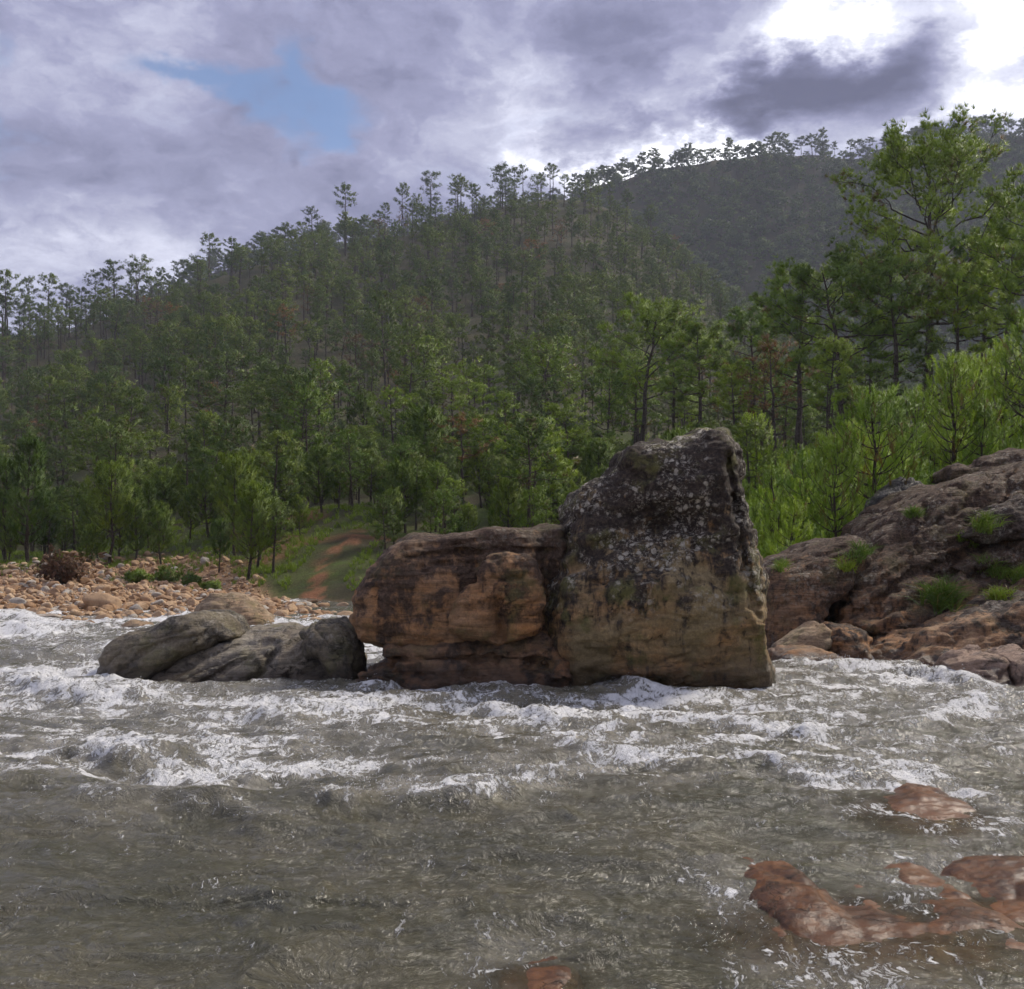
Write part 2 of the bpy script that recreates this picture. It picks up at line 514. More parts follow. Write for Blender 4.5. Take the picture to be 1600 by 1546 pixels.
bump(t, b, t.math('ADD', t.math('MULTIPLY', n2, 1.0), t.math('MULTIPLY', n3, 0.5)), 0.8, 0.25)
ground = tag(obj('ground', gme, m), 'hilly ground of forest floor, grass, red earth and stony shore', 'ground', kind='structure')

# ------------------------------------------------------------------ rocks: an implicit solid turned into a mesh
def surface_nets(Fd, org, h):
    S = Fd < 0
    nx_, ny_, nz_ = Fd.shape
    c8 = sum(S[i:nx_ - 1 + i, j:ny_ - 1 + j, k:nz_ - 1 + k].astype(np.int8) for i in (0, 1) for j in (0, 1) for k in (0, 1))
    act = np.argwhere((c8 > 0) & (c8 < 8))
    idx = np.full(c8.shape, -1, np.int32)
    idx[tuple(act.T)] = np.arange(len(act))
    ps = np.zeros((len(act), 3))
    cn = np.zeros(len(act))
    cor = [(i, j, k) for i in (0, 1) for j in (0, 1) for k in (0, 1)]
    for a in cor:
        for ax in range(3):
            if a[ax] == 0:
                bb = list(a)
                bb[ax] = 1
                va = Fd[act[:, 0] + a[0], act[:, 1] + a[1], act[:, 2] + a[2]]
                vb = Fd[act[:, 0] + bb[0], act[:, 1] + bb[1], act[:, 2] + bb[2]]
                mk = (va < 0) != (vb < 0)
                tq = np.where(mk, va / np.where(mk, va - vb, 1), 0)
                p = np.tile(np.array(a, float), (len(act), 1))
                p[:, ax] += tq
                ps += p * mk[:, None]
                cn += mk
    v = (act + ps / cn[:, None]) * h + np.asarray(org)
    fs = []
    for ax in range(3):
        o1, o2 = [(1, 2), (2, 0), (0, 1)][ax]
        sh_ = [slice(None)] * 3
        A, Bq = list(sh_), list(sh_)
        A[ax], Bq[ax] = slice(None, -1), slice(1, None)
        d = S[tuple(A)] != S[tuple(Bq)]
        ed = np.argwhere(d)
        ok = (ed[:, o1] > 0) & (ed[:, o2] > 0) & (ed[:, o1] < Fd.shape[o1] - 1) & (ed[:, o2] < Fd.shape[o2] - 1)
        ed = ed[ok]
        e1, e2 = np.zeros(3, int), np.zeros(3, int)
        e1[o1], e2[o2] = 1, 1
        q = [idx[tuple((ed - a).T)] for a in (e1 + e2, e2, 0 * e1, e1)]
        f = np.stack(q, 1)
        inside = S[tuple(ed.T)]
        f[~inside] = f[~inside][:, ::-1]
        fs.append(f)
    f = np.concatenate(fs)
    return v, f[(f >= 0).all(1)]


def poly_sdf(px, pz, poly):
    d = np.full(px.shape, 1e9)
    s = np.ones(px.shape)
    n = len(poly)
    for i in range(n):
        a, bq = poly[i], poly[i - 1]
        e0, e1 = bq[0] - a[0], bq[1] - a[1]
        w0, w1 = px - a[0], pz - a[1]
        tq = np.clip((w0 * e0 + w1 * e1) / (e0 * e0 + e1 * e1 + 1e-12), 0, 1)
        d = np.minimum(d, (w0 - e0 * tq) ** 2 + (w1 - e1 * tq) ** 2)
        c1, c2, c3 = pz >= a[1], pz < bq[1], e0 * w1 > e1 * w0
        s = np.where((c1 & c2 & c3) | (~c1 & ~c2 & ~c3), -s, s)
    return s * np.sqrt(d)


def smax(a, bq, k):
    h = np.maximum(k - np.abs(a - bq), 0) / k
    return np.maximum(a, bq) + h * h * k * 0.25


def seg_dist(X, Z, pts):
    d = np.full(X.shape, 1e9)
    for (x0, z0), (x1, z1) in zip(pts[:-1], pts[1:]):
        e0, e1 = x1 - x0, z1 - z0
        tq = np.clip(((X - x0) * e0 + (Z - z0) * e1) / (e0 * e0 + e1 * e1 + 1e-9), 0, 1)
        d = np.minimum(d, np.hypot(X - x0 - e0 * tq, Z - z0 - e1 * tq))
    return d


def vnormals(v, f):
    a, bq, c, d = (v[f[:, i]] for i in range(4))
    n = np.cross(c - a, d - bq)
    vn = np.zeros_like(v)
    for i in range(4):
        np.add.at(vn, f[:, i], n)
    return vn / (np.linalg.norm(vn, axis=1)[:, None] + 1e-9)


ROCKS, SHORE = [], []


def rock(name, poly, yref, y0, depth, mat, k=0.6, res=0.05, tilt=0.15, bumps=(), grooves=(), extra=None, rough=1.0, seed=0,
         bed=0.25, zmin=-0.7, parent=None, strata=0.035, side=0.0, topslope=0.0, back=None):
    """poly: outline in photo pixels at distance yref; y0: front face at water level; tilt: how far it leans back per metre of height"""
    pw = [(wx(a, yref), max(wz(c, yref), zmin)) for a, c in poly]
    xs = [p[0] for p in pw]
    zs = [p[1] for p in pw]
    pad = 4 * res + 0.15
    org = (min(xs) - pad, y0 - 0.9, zmin - pad)
    top = (max(xs) + pad, y0 + depth + tilt * max(zs) * 1.0 + 0.9, max(zs) + pad)
    gx, gy, gz = (np.arange(org[i], top[i] + res, res) for i in range(3))
    X, Z = np.meshgrid(gx, gz, indexing='ij')
    Q = poly_sdf(X, Z, pw)
    PXq, PYq = CX + X / yref * F, HOR - (Z - CAM_Z) / yref * F
    yf = y0 + tilt * np.maximum(Z, -0.08 if tilt > 3 else 0) + side * (X - np.mean(xs))
    for bx_, bz_, sx, sz, a in bumps:
        yf = yf + a * np.exp(-((PXq - bx_) / sx) ** 2 - ((PYq - bz_) / sz) ** 2)
    for pts, wd, dp in grooves:
        sd = seg_dist(PXq, PYq, pts) + 6 * fbm(PXq / 30, PYq / 30, seed, 2, 3)
        yf = yf + dp * np.exp(-(sd / wd) ** 2)
    if extra:
        yf = yf + extra(PXq, PYq)
    yb_ = y0 + depth + 0.3 * tilt * np.maximum(Z, 0)
    Yv = gy[None, :, None]
    Qe = Q[:, None, :] + topslope * (Yv - y0)
    Fd = smax(Qe, yf[:, None, :] - Yv, k)
    Fd = smax(Fd, Yv - yb_[:, None, :] if np.ndim(yb_) else Yv - yb_, k)
    near = np.abs(Fd) < 0.5 + 2 * res
    I, J, K = np.nonzero(near)
    nn = 0.22 * fbm(gx[I] * 0.75, gy[J] * 0.75, gz[K] * 0.75, 2, seed) + 0.05 * perlin(gx[I] * 2.6, gy[J] * 2.6, gz[K] * 2.6, seed + 5)
    Fd = Fd.astype(np.float64)
    Fd[I, J, K] += rough * nn * min(1.0, k / 0.5)
    v, f = surface_nets(Fd, org, res)
    vn = vnormals(v, f)
    # layering, pits and cracks
    ca, sa = math.cos(bed), math.sin(bed)
    s1 = v[:, 0] * ca + v[:, 2] * sa
    s2 = -v[:, 0] * sa + v[:, 2] * ca
    d = strata * fbm(s1 * 0.9, v[:, 1] * 0.9, s2 * 6.0, 4, seed + 9, 0.6)
    rg = np.clip(1 - np.abs(fbm(s1 * 0.8, v[:, 1] * 0.8, s2 * 2.2, 3, seed + 17)) * 3.2, 0, 1) ** 3
    d = d - 0.055 * strata / 0.035 * rg
    d = d + rough * 0.035 * fbm(v[:, 0] * 4, v[:, 1] * 4, v[:, 2] * 4, 4, seed + 23, 0.6)
    v = v + vn * d[:, None] * min(1.0, k / 0.4)
    SHORE.append(v[np.abs(v[:, 2]) < 0.10][:, :2])
    me = mesh_np(name, v, f)
    ROCKS.append(BVHTree.FromPolygons([tuple(p) for p in v[:, :]], f.tolist()) if len(v) < 400000 else None)
    o = obj(name, me, mat, parent)
    return o


M['tall'] = rock_material('boulder_tall', (0.27, 0.205, 0.105), (0.34, 0.185, 0.075), dark=(0.026, 0.019, 0.014), zdark=(0.6, 3.0), lichen=1.0, moss=0.85, seed=3.0, wet=0.6, zlich=(0.9, 1.9), bed=(0.3, 0.9, 0.5), bedmix=0.5, streak=0.8)
M['block'] = rock_material('boulder_block', (0.31, 0.195, 0.11), (0.38, 0.19, 0.075), dark=(0.034, 0.023, 0.017), zdark=(0.85, 2.7), dark_amt=0.9, lichen=0.3, moss=0.35, seed=11.0)
M['knob'] = rock_material('boulder_knob', (0.33, 0.195, 0.10), (0.44, 0.20, 0.065), dark=(0.03, 0.02, 0.015), zdark=(1.0, 2.7), lichen=0.3, moss=0.5, seed=17.0, dark_amt=0.9)
M['slab'] = rock_material('boulder_slab', (0.22, 0.14, 0.085), (0.27, 0.135, 0.06), zdark=(0.0, 2.0), dark_amt=0.8, lichen=0.0, moss=0.25, wet=0.5, seed=23.0)
M['grey'] = rock_material('grey_rock', (0.31, 0.28, 0.225), (0.25, 0.205, 0.145), dark=(0.07, 0.066, 0.06), zdark=(0.5, 2.6), dark_amt=0.65, lichen=0.3,
                          moss=0.5, wet=0.3, seed=31.0, bed=(0.5, 0.6, 1.4), zlich=(0.4, 1.0))
M['hump'] = rock_material('hump_rock', (0.215, 0.18, 0.125), (0.175, 0.145, 0.10), dark=(0.045, 0.041, 0.036), zdark=(0.3, 2.2), dark_amt=0.8, lichen=0.5, moss=0.45, wet=0.34, seed=37.0, bed=(0.3, -0.5, 0.8), zlich=(0.4, 1.0))
M['dome'] = rock_material('dome_rock', (0.34, 0.26, 0.17), (0.36, 0.24, 0.14), zdark=(1.0, 3.0), dark_amt=0.6, lichen=0.3, moss=0.5, wet=0.2, seed=41.0, zlich=(0.4, 1.0))
M['bank'] = rock_material('bank_rock', (0.22, 0.13, 0.072), (0.34, 0.16, 0.06), dark=(0.042, 0.026, 0.016), zdark=(-0.2, 2.5), lichen=0.38, moss=0.25, seed=53.0, bed=(0.9, -0.55, 1.2), zlich=(0.6, 1.6))
M['bank_low'] = rock_material('bank_low_rock', (0.30, 0.19, 0.11), (0.38, 0.19, 0.08), dark=(0.035, 0.025, 0.019), zdark=(0.2, 1.8), lichen=0.55, moss=0.2, seed=61.0, bed=(0.8, -0.4, 1.0), zlich=(0.4, 1.2))
M['bank_grey'] = rock_material('bank_grey_rock', (0.24, 0.22, 0.18), (0.20, 0.17, 0.13), dark=(0.04, 0.038, 0.035), zdark=(0.5, 4.5), lichen=0.9, moss=0.3, seed=67.0, zlich=(0, 1))
M['pink'] = rock_material('pink_rock', (0.38, 0.265, 0.19), (0.31, 0.22, 0.165), dark=(0.06, 0.055, 0.055), zdark=(0.6, 2.0), dark_amt=0.6, lichen=0.2, moss=0.1, wet=0.25, seed=71.0)
M['wet'] = rock_material('wet_rock', (0.34, 0.165, 0.07), (0.45, 0.205, 0.075), dark=(0.06, 0.032, 0.017), zdark=(-0.1, 0.5), dark_amt=0.8, lichen=0.0, moss=0.1, wet=0.7, seed=83.0, grain=0.4, relief=0.012, wetspec=0.2)

# the great boulder in mid stream
gb = bpy.data.objects.new('river_boulder', None)
col.objects.link(gb)
tag(gb, 'huge two-part brown boulder with pale lichen standing in mid river', 'boulder')


def tall_extra(px, py):
    ridge = np.interp(py, [660, 690, 760, 860, 960, 1090], [1118, 1126, 1138, 1150, 1172, 1188])
    e_ = 0.022 * np.maximum(px - ridge, 0)                        # the side face turns away
    e_ = e_ + 0.55 * sstep(1035, 1100, py)                         # undercut by the current
    e_ = e_ + 0.004 * np.maximum(np.interp(py, [680, 1000], [960, 900]) - px, 0)
    return e_


rock('tall_block', [(888, 830), (888, 790), (902, 762), (935, 748), (962, 732), (982, 704), (1010, 690), (1040, 686), (1082, 687), (1100, 676), (1145, 672), (1168, 684),
                    (1178, 740), (1184, 800), (1193, 850), (1201, 920), (1209, 1000), (1211, 1060), (1206, 1150), (846, 1150), (846, 1000), (852, 940), (866, 872)],
     17.3, 16.2, 3.8, M['tall'], k=0.6, res=0.042, tilt=0.16, parent=gb, seed=1, bed=0.15,
     bumps=((1030, 930, 130, 90, -0.45), (1015, 815, 60, 26, 0.34), (940, 800, 70, 60, 0.12), (1090, 760, 60, 60, -0.18), (900, 1030, 60, 40, 0.2)),
     grooves=(([(905, 870), (960, 842), (1040, 822), (1100, 826)], 12, 0.16), ([(1128, 720), (1140, 800), (1150, 880), (1166, 960)], 7, 0.30),
              ([(862, 900), (905, 885), (950, 900)], 8, 0.08), ([(985, 960), (1060, 905), (1130, 850)], 12, 0.06)), extra=tall_extra)
rock('side_block', [(560, 965), (561, 932), (573, 898), (592, 868), (612, 848), (632, 838), (655, 833), (690, 838), (740, 830), (768, 823), (800, 827), (880, 826), (885, 900),
                    (868, 1012), (760, 1014), (700, 1014), (640, 1014), (596, 1010), (570, 990)],
     17.4, 16.5, 3.0, M['block'], k=0.62, res=0.042, tilt=0.13, zmin=-0.2, parent=gb, seed=2, bed=0.06, strata=0.03, rough=0.6,
     bumps=((640, 930, 90, 60, -0.12), (745, 870, 80, 20, 0.12), (850, 900, 22, 80, 0.55)),
     grooves=(([(640, 872), (720, 862), (870, 860)], 4, 0.12), ([(655, 888), (720, 878), (745, 880)], 3, 0.08), ([(640, 858), (760, 846), (870, 848)], 3, 0.07)))
rock('knob_block', [(694, 985), (700, 955), (718, 925), (742, 906), (744, 884), (758, 868), (790, 864), (825, 866), (840, 880), (848, 905), (850, 940), (846, 985), (838, 1004), (770, 1010), (715, 1004)],
     16.6, 16.2, 1.8, M['knob'], k=0.30, res=0.036, tilt=0.14, zmin=0.3, parent=gb, seed=3, bed=0.3,
     bumps=((780, 985, 12, 28, 0.18), (735, 965, 40, 40, -0.10)), grooves=(([(775, 940), (785, 1000)], 6, 0.12), ([(770, 905), (840, 900)], 4, 0.06)))
rock('base_slab', [(574, 1056), (580, 1042), (604, 1030), (598, 1008), (612, 996), (700, 990), (845, 990), (870, 1000), (895, 1040), (905, 1150), (574, 1150)],
     17.0, 16.35, 2.8, M['slab'], k=0.4, res=0.042, tilt=0.35, parent=gb, seed=4, bed=0.1, strata=0.05,
     bumps=((760, 1055, 60, 20, -0.2), (880, 1045, 30, 20, -0.35)), grooves=(([(600, 1030), (720, 1026), (860, 1030)], 4, 0.2), ([(735, 1050), (750, 1010)], 4, 0.12)))

# rocks in the water to its left
gr = bpy.data.objects.new('grey_river_rock', None)
col.objects.link(gr)
tag(gr, 'low grey cracked rock with two humps left of the huge boulder', 'rock')
rock('main_mass', [(205, 1120), (240, 1052), (275, 1022), (310, 1004), (350, 994), (400, 988), (440, 988), (480, 996), (520, 1004), (545, 1034), (552, 1070), (556, 1120)],
     18.1, 17.3, 2.4, M['grey'], k=0.5, res=0.036, tilt=0.6, parent=gr, seed=6, bed=0.55, strata=0.04, rough=0.6,
     grooves=(([(400, 1060), (425, 1040), (440, 1000)], 5, 0.25), ([(300, 1040), (370, 1010), (450, 1000)], 4, 0.14), ([(330, 1062), (380, 1030), (420, 1020)], 3, 0.10),
              ([(450, 1062), (490, 1030), (520, 1012)], 3, 0.10)))
rock('left_hump', [(170, 1130), (172, 1046), (192, 1014), (230, 984), (268, 966), (305, 958), (338, 964), (366, 980), (378, 996), (345, 1006), (300, 1030), (255, 1070), (235, 1130)],
     18.2, 17.2, 2.2, M['hump'], k=0.5, res=0.034, tilt=0.45, parent=gr, seed=7, bed=0.45, strata=0.035, rough=0.8, grooves=(([(215, 1040), (270, 1000), (340, 985)], 3, 0.08),))
rock('right_hump', [(476, 1030), (480, 992), (500, 976), (526, 972), (545, 986), (558, 1016), (565, 1060), (566, 1130), (525, 1130), (520, 1060), (500, 1030)],
     17.6, 16.9, 1.8, M['hump'], k=0.4, res=0.034, tilt=0.3, parent=gr, seed=8, bed=-0.7, strata=0.035, rough=0.8)
r_ = rock('dome_rock', [(262, 1010), (286, 966), (312, 946), (345, 934), (372, 932), (396, 942), (418, 962), (430, 982), (432, 1010)], 30.5, 29.6, 2.0, M['dome'], k=0.7, res=0.07, tilt=0.4, seed=9)
tag(r_, 'rounded pale brown dome rock behind the low grey rock', 'rock')
r_ = rock('small_rock', [(186, 1000), (194, 978), (212, 970), (232, 974), (246, 990), (250, 1005)], 29.5, 28.9, 1.0, M['dome'], k=0.3, res=0.06, tilt=0.5, seed=10)
tag(r_, 'small brown rock in white water left of the dome rock', 'rock')
r_ = rock('small_rock', [(128, 1085), (140, 1060), (160, 1050), (182, 1055), (196, 1072), (200, 1090)], 17.8, 17.4, 0.8, M['grey'], k=0.25, res=0.035, tilt=0.8, seed=12)
tag(r_, 'small dark wet rock awash at left end of the grey rock', 'rock')

# rocks awash in the foreground
WR = dict(k=0.12, res=0.016, zmin=-0.3, strata=0.05, rough=1.2, bed=0.1)
r_ = rock('wet_rock', [(1050, 1700), (1112, 1438), (1150, 1412), (1205, 1392), (1262, 1388), (1300, 1404), (1345, 1403), (1400, 1405), (1450, 1399), (1505, 1403), (1545, 1417), (1590, 1443), (1640, 1700)],
          6.75, 5.80, 1.6, M['wet'], tilt=5.0, seed=13, grooves=(([(1310, 1390), (1400, 1440)], 16, 0.12), ([(1400, 1420), (1540, 1430)], 8, 0.06)), **WR)
tag(r_, 'long smooth orange brown rock awash in the foreground', 'rock')
r_ = rock('wet_rock', [(1430, 1700), (1470, 1417), (1530, 1397), (1600, 1379), (1700, 1369), (1760, 1403), (1790, 1700)], 6.9, 6.25, 1.3, M['wet'], tilt=3.6, seed=14, **WR)
tag(r_, 'orange rock cut by the right edge behind the foreground rock', 'rock')
r_ = rock('wet_rock', [(1230, 1560), (1310, 1271), (1380, 1254), (1440, 1247), (1500, 1254), (1550, 1273), (1610, 1560)], 9.2, 8.45, 1.4, M['wet'], tilt=4.5, seed=15, k=0.10, res=0.022, zmin=-0.3, strata=0.05, rough=1.6)
tag(r_, 'flat orange rock awash below the white water at right', 'rock')
r_ = rock('wet_rock', [(730, 1700), (780, 1535), (830, 1519), (870, 1521), (900, 1535), (925, 1700)], 5.6, 5.25, 0.8, M['wet'], tilt=4.0, seed=16, **WR)
tag(r_, 'orange rock just breaking the surface at the bottom edge', 'rock')

# the rocky right bank
def slab_extra(px, py):
    low = np.interp(px, [1285, 1340, 1420, 1500, 1600, 1800], [965, 985, 985, 950, 930, 920])
    return 1.6 * sstep(-4, 40, py - low)


r_ = rock('bank_slab', [(1285, 975), (1296, 930), (1318, 895), (1360, 862), (1400, 828), (1440, 800), (1490, 770), (1540, 748), (1600, 732), (1720, 705), (1900, 690), (1950, 960), (1700, 1000),
                        (1560, 985), (1480, 1010), (1420, 1022), (1372, 1020), (1330, 1008), (1296, 992)],
          24.0, 21.3, 6.5, M['bank'], k=0.6, res=0.07, tilt=1.0, seed=21, zmin=-0.4, bed=0.52, strata=0.10, rough=0.4, extra=slab_extra,
          grooves=(([(1300, 960), (1400, 900), (1520, 860), (1650, 800)], 6, 0.25), ([(1480, 880), (1560, 830), (1650, 790)], 8, 0.3), ([(1400, 870), (1500, 800)], 4, 0.12),
                   ([(1440, 900), (1540, 895), (1650, 880)], 6, 0.35)))
tag(r_, 'long dark sloping rock slab with grass tufts on right bank', 'rock')
r_ = rock('bank_rock', [(1196, 1000), (1197, 915), (1214, 890), (1250, 872), (1290, 856), (1335, 842), (1375, 838), (1380, 880), (1330, 920), (1296, 950), (1284, 985), (1262, 1012), (1230, 1050), (1202, 1050)],
          23.0, 21.8, 4.0, M['bank'], k=0.6, res=0.065, tilt=0.65, seed=22, bed=0.3, zmin=-0.4, strata=0.04, rough=0.5)
tag(r_, 'dark topped rock with orange face beside the huge boulder', 'rock')
r_ = rock('bank_rock', [(1372, 815), (1384, 785), (1410, 765), (1440, 748), (1466, 742), (1484, 752), (1488, 790), (1420, 840), (1374, 850)],
          27.5, 26.6, 2.5, M['bank_grey'], k=0.5, res=0.06, tilt=0.5, seed=23, zmin=1.4, strata=0.06)
tag(r_, 'jagged grey rock on top of the sloping slab under pines', 'rock')
r_ = rock('bank_rock', [(1522, 740), (1545, 716), (1580, 700), (1640, 690), (1720, 690), (1730, 790), (1560, 790)], 28.5, 27.6, 3.0, M['bank'], k=0.5, res=0.07, tilt=0.5, seed=24, zmin=1.5)
tag(r_, 'brown rock at the top of the right bank', 'rock')
r_ = rock('bank_rock', [(1540, 840), (1565, 815), (1600, 792), (1660, 770), (1760, 760), (1770, 850), (1640, 850), (1580, 852)], 22.2, 21.6, 2.6, M['bank_low'], k=0.4, res=0.06, tilt=0.7, seed=25, zmin=0.6, strata=0.06)
tag(r_, 'overhanging rock ledge cut by the right edge of the bank', 'rock')
r_ = rock('bank_rock', [(1350, 1090), (1362, 1044), (1400, 1018), (1450, 992), (1510, 968), (1560, 952), (1640, 940), (1800, 925), (1850, 1000), (1830, 1100)],
          20.6, 19.2, 3.4, M['bank_low'], k=0.7, res=0.06, tilt=0.75, seed=26, bed=0.35, strata=0.05, extra=lambda px, py: 0.5 * sstep(1025, 1065, py) * sstep(1400, 1440, px),
          grooves=(([(1440, 1000), (1520, 985), (1600, 965)], 5, 0.1),))
tag(r_, 'long low brown rock at waterline under the sloping slab', 'rock')
r_ = rock('bank_rock', [(1284, 1060), (1290, 1005), (1312, 986), (1345, 988), (1366, 1002), (1374, 1030), (1366, 1065)], 21.4, 20.9, 2.0, M['bank_low'], k=0.4, res=0.05, tilt=0.3, seed=27)
tag(r_, 'rough orange rock wedged under the sloping slab', 'rock')
r_ = rock('bank_rock', [(1208, 1080), (1213, 1022), (1232, 1012), (1282, 1012), (1296, 1014), (1318, 1028), (1336, 1044), (1345, 1080)], 20.3, 19.7, 1.6, M['bank_low'], k=0.25, res=0.045, tilt=0.6, seed=28, strata=0.05)
tag(r_, 'pale flat topped rock at the waterline near the huge boulder', 'rock')
r_ = rock('bank_rock', [(1212, 1040), (1218, 1012), (1250, 990), (1284, 974), (1300, 980), (1294, 1010), (1260, 1040)], 21.6, 21.0, 1.4, M['dome'], k=0.25, res=0.045, tilt=0.4, seed=29)
tag(r_, 'slanting wedge of tan rock above the pale flat rock', 'rock')
r_ = rock('bank_rock', [(1482, 1110), (1488, 1058), (1506, 1034), (1536, 1019), (1558, 1020), (1572, 1030), (1575, 1110)], 17.6, 17.1, 1.4, M['pink'], k=0.4, res=0.04, tilt=0.5, seed=30)
tag(r_, 'rounded pinkish grey rock in the water at right bank', 'rock')
r_ = rock('bank_rock', [(1566, 1110), (1568, 1050), (1578, 1030), (1610, 1024), (1660, 1030), (1690, 1060), (1700, 1110)], 17.5, 17.0, 1.4, M['pink'], k=0.35, res=0.04, tilt=0.5, seed=33)
tag(r_, 'pinkish grey rock cut by the right edge at waterline', 'rock')


# ------------------------------------------------------------------ river
nr, nc = 640, 640
inv = np.linspace(1 / 62.0, 1 / 3.6, nr - 24)[::-1]
yr = np.concatenate([np.linspace(-14, 3.5, 24), 1 / inv])
ur = np.linspace(-0.72, 0.72, nc)
Yr, Ur = np.meshgrid(yr, ur, indexing='ij')
Xr = Ur * np.sqrt(Yr ** 2 + 9)


def P(px, py):
    """river surface point under a photo pixel (water level 0)"""
    y = F * CAM_Z / (py - HOR)
    return wx(px, y), y


# breaking waves: crest lines in photo pixels -> metres; height, foam
BREAK = [
    ([(20, 1232), (80, 1205), (150, 1188), (240, 1208), (320, 1218), (400, 1222), (480, 1212), (545, 1212)], 0.12, 0.95),
    ([(470, 1262), (560, 1262), (600, 1248), (680, 1262), (740, 1258), (830, 1240), (900, 1236)], 0.18, 1.15),
    ([(80, 1262), (200, 1275), (330, 1278), (420, 1290), (520, 1285)], 0.11, 0.25),
    ([(690, 1108), (760, 1128), (850, 1142), (950, 1142), (1020, 1138), (1100, 1150), (1180, 1160)], 0.15, 1.3),
    ([(1010, 1152), (1100, 1150), (1180, 1158), (1250, 1172), (1330, 1166)], 0.12, 1.2),
    ([(1150, 1205), (1220, 1225), (1300, 1240), (1400, 1238), (1490, 1230)], 0.10, 1.25),
    ([(790, 1068), (860, 1064), (930, 1080), (1010, 1096)], 0.26, 1.2),
    ([(880, 1190), (960, 1200), (1060, 1215), (1120, 1212)], 0.13, 0.5),
    ([(0, 1062), (60, 1090), (140, 1108), (240, 1105), (340, 1100)], 0.18, 0.9),
    ([(1400, 1150), (1480, 1140), (1540, 1120), (1600, 1110)], 0.2, 0.8),
    ([(1220, 1046), (1300, 1052), (1400, 1060), (1500, 1078), (1600, 1070)], 0.14, 1.0),
    ([(0, 985), (80, 1000), (150, 990), (220, 980)], 0.16, 0.9),
    ([(0, 965), (60, 975), (120, 985)], 0.14, 1.0),
    ([(380, 1120), (450, 1128), (520, 1120), (600, 1112)], 0.12, 0.6),
    ([(560, 1090), (640, 1080), (720, 1085)], 0.14, 0.8),
    ([(430, 1005), (470, 985), (560, 1000)], 0.12, 1.0),
    ([(250, 965), (330, 975), (420, 985), (480, 985)], 0.1, 1.0),
    ([(1150, 1400), (1230, 1420), (1330, 1432)], 0.03, 0.45),
    ([(620, 1440), (680, 1470), (760, 1500)], 0.03, 0.22),
    ([(1120, 1452), (1200, 1446), (1300, 1462)], 0.05, 0.7),
    ([(1290, 1290), (1360, 1282), (1450, 1300)], 0.05, 0.5),
    ([(1540, 1316), (1600, 1306)], 0.04, 0.9),
    ([(1060, 1470), (1250, 1500), (1420, 1506)], 0.06, 0.1),
    ([(1450, 1482), (1540, 1476), (1600, 1470)], 0.04, 0.3),
]


def water(x, y):
    wxn = x + 0.45 * perlin(x * 0.8, y * 0.9, 3.3)
    wyn = y + 0.30 * perlin(x * 0.7, y * 1.0, 7.7)
    rough = 0.40 + 0.95 * sstep(7.5, 11.0, y)
    rough = rough * (1 - 0.55 * sstep(30, 45, y))
    h = 0.10 * perlin(wxn * 0.30, wyn * 0.62, 0.5) * rough
    r = 1 - np.abs(perlin(wxn * 0.42, wyn * 1.05, 1.5)) * 1.6
    h = h + 0.09 * np.clip(r, 0, 1) ** 2 * rough
    r2 = 1 - np.abs(perlin(wxn * 1.05, wyn * 2.2, 2.5)) * 1.6
    h = h + 0.050 * np.clip(r2, 0, 1) ** 2 * (0.25 + 0.75 * rough)
    near = 1 + 0.4 * sstep(12, 7, y)
    wx2, wy2 = wxn + 0.22 * perlin(x * 1.9, y * 2.3, 8.8), wyn + 0.12 * perlin(x * 2.1, y * 2.6, 9.9)
    patch = np.clip(0.55 + 0.9 * perlin(x * 0.5, y * 0.8, 12.5), 0.15, 1.2)
    b1 = np.clip(1 - np.abs(perlin(wx2 * 1.25, wy2 * 3.3, 4.5)) * 1.9, 0, 1) ** 2.2
    b2 = np.clip(1 - np.abs(perlin(wx2 * 2.9, wy2 * 7.2, 5.5)) * 1.9, 0, 1) ** 2.2
    b3 = np.clip(1 - np.abs(perlin(wx2 * 6.5, wy2 * 13, 15.5)) * 1.9, 0, 1) ** 1.6
    h = h + near * (0.030 * b1 + 0.020 * patch * b2 + 0.007 * patch * b3 + 0.022 * perlin(wxn * 1.1, wyn * 2.2, 6.5) + 0.0030 * patch * perlin(wx2 * 8, wy2 * 16, 6.5))
    foam = np.zeros_like(h)
    wob = 0.22 * perlin(x * 1.6, y * 0.6, 9.5) + 0.09 * perlin(x * 5, y * 2, 10.5)
    for pts, amp, fm in BREAK:
        wp = np.array([P(*p) for p in pts])
        L = wp[-1, 0] - wp[0, 0]
        yc = np.interp(x, wp[:, 0], wp[:, 1]) + wob * 0.8
        s = yc.mean() / 11.0 if False else np.sqrt(np.mean(wp[:, 1]) / 11.0)
        win = sstep(wp[0, 0] - 0.25 * s, wp[0, 0] + 0.18 * L, x) * sstep(wp[-1, 0] + 0.25 * s, wp[-1, 0] - 0.18 * L, x)
        win = win * (0.65 + 0.5 * perlin(x * 1.1, 0.0, wp[0, 1]))
        dlt = y - yc
        prof = np.where(dlt < 0, np.exp(-(dlt / (0.20 * s)) ** 2), np.exp(-(dlt / (0.62 * s)) ** 2))
        trough = np.exp(-((dlt + 0.62 * s) / (0.35 * s)) ** 2)
        h = h + amp * win * (prof - 0.40 * trough)
        fp = np.where(dlt < 0, np.exp(-(dlt / (0.16 * s)) ** 2), np.exp(-(dlt / (0.52 * s)) ** 2))
        foam = np.maximum(foam, fm * np.clip(win, 0, 1) * fp)
    return h, foam


Hr, foam_b = water(Xr, Yr)
pyr = HOR + F * CAM_Z / np.maximum(Yr, 2.0)
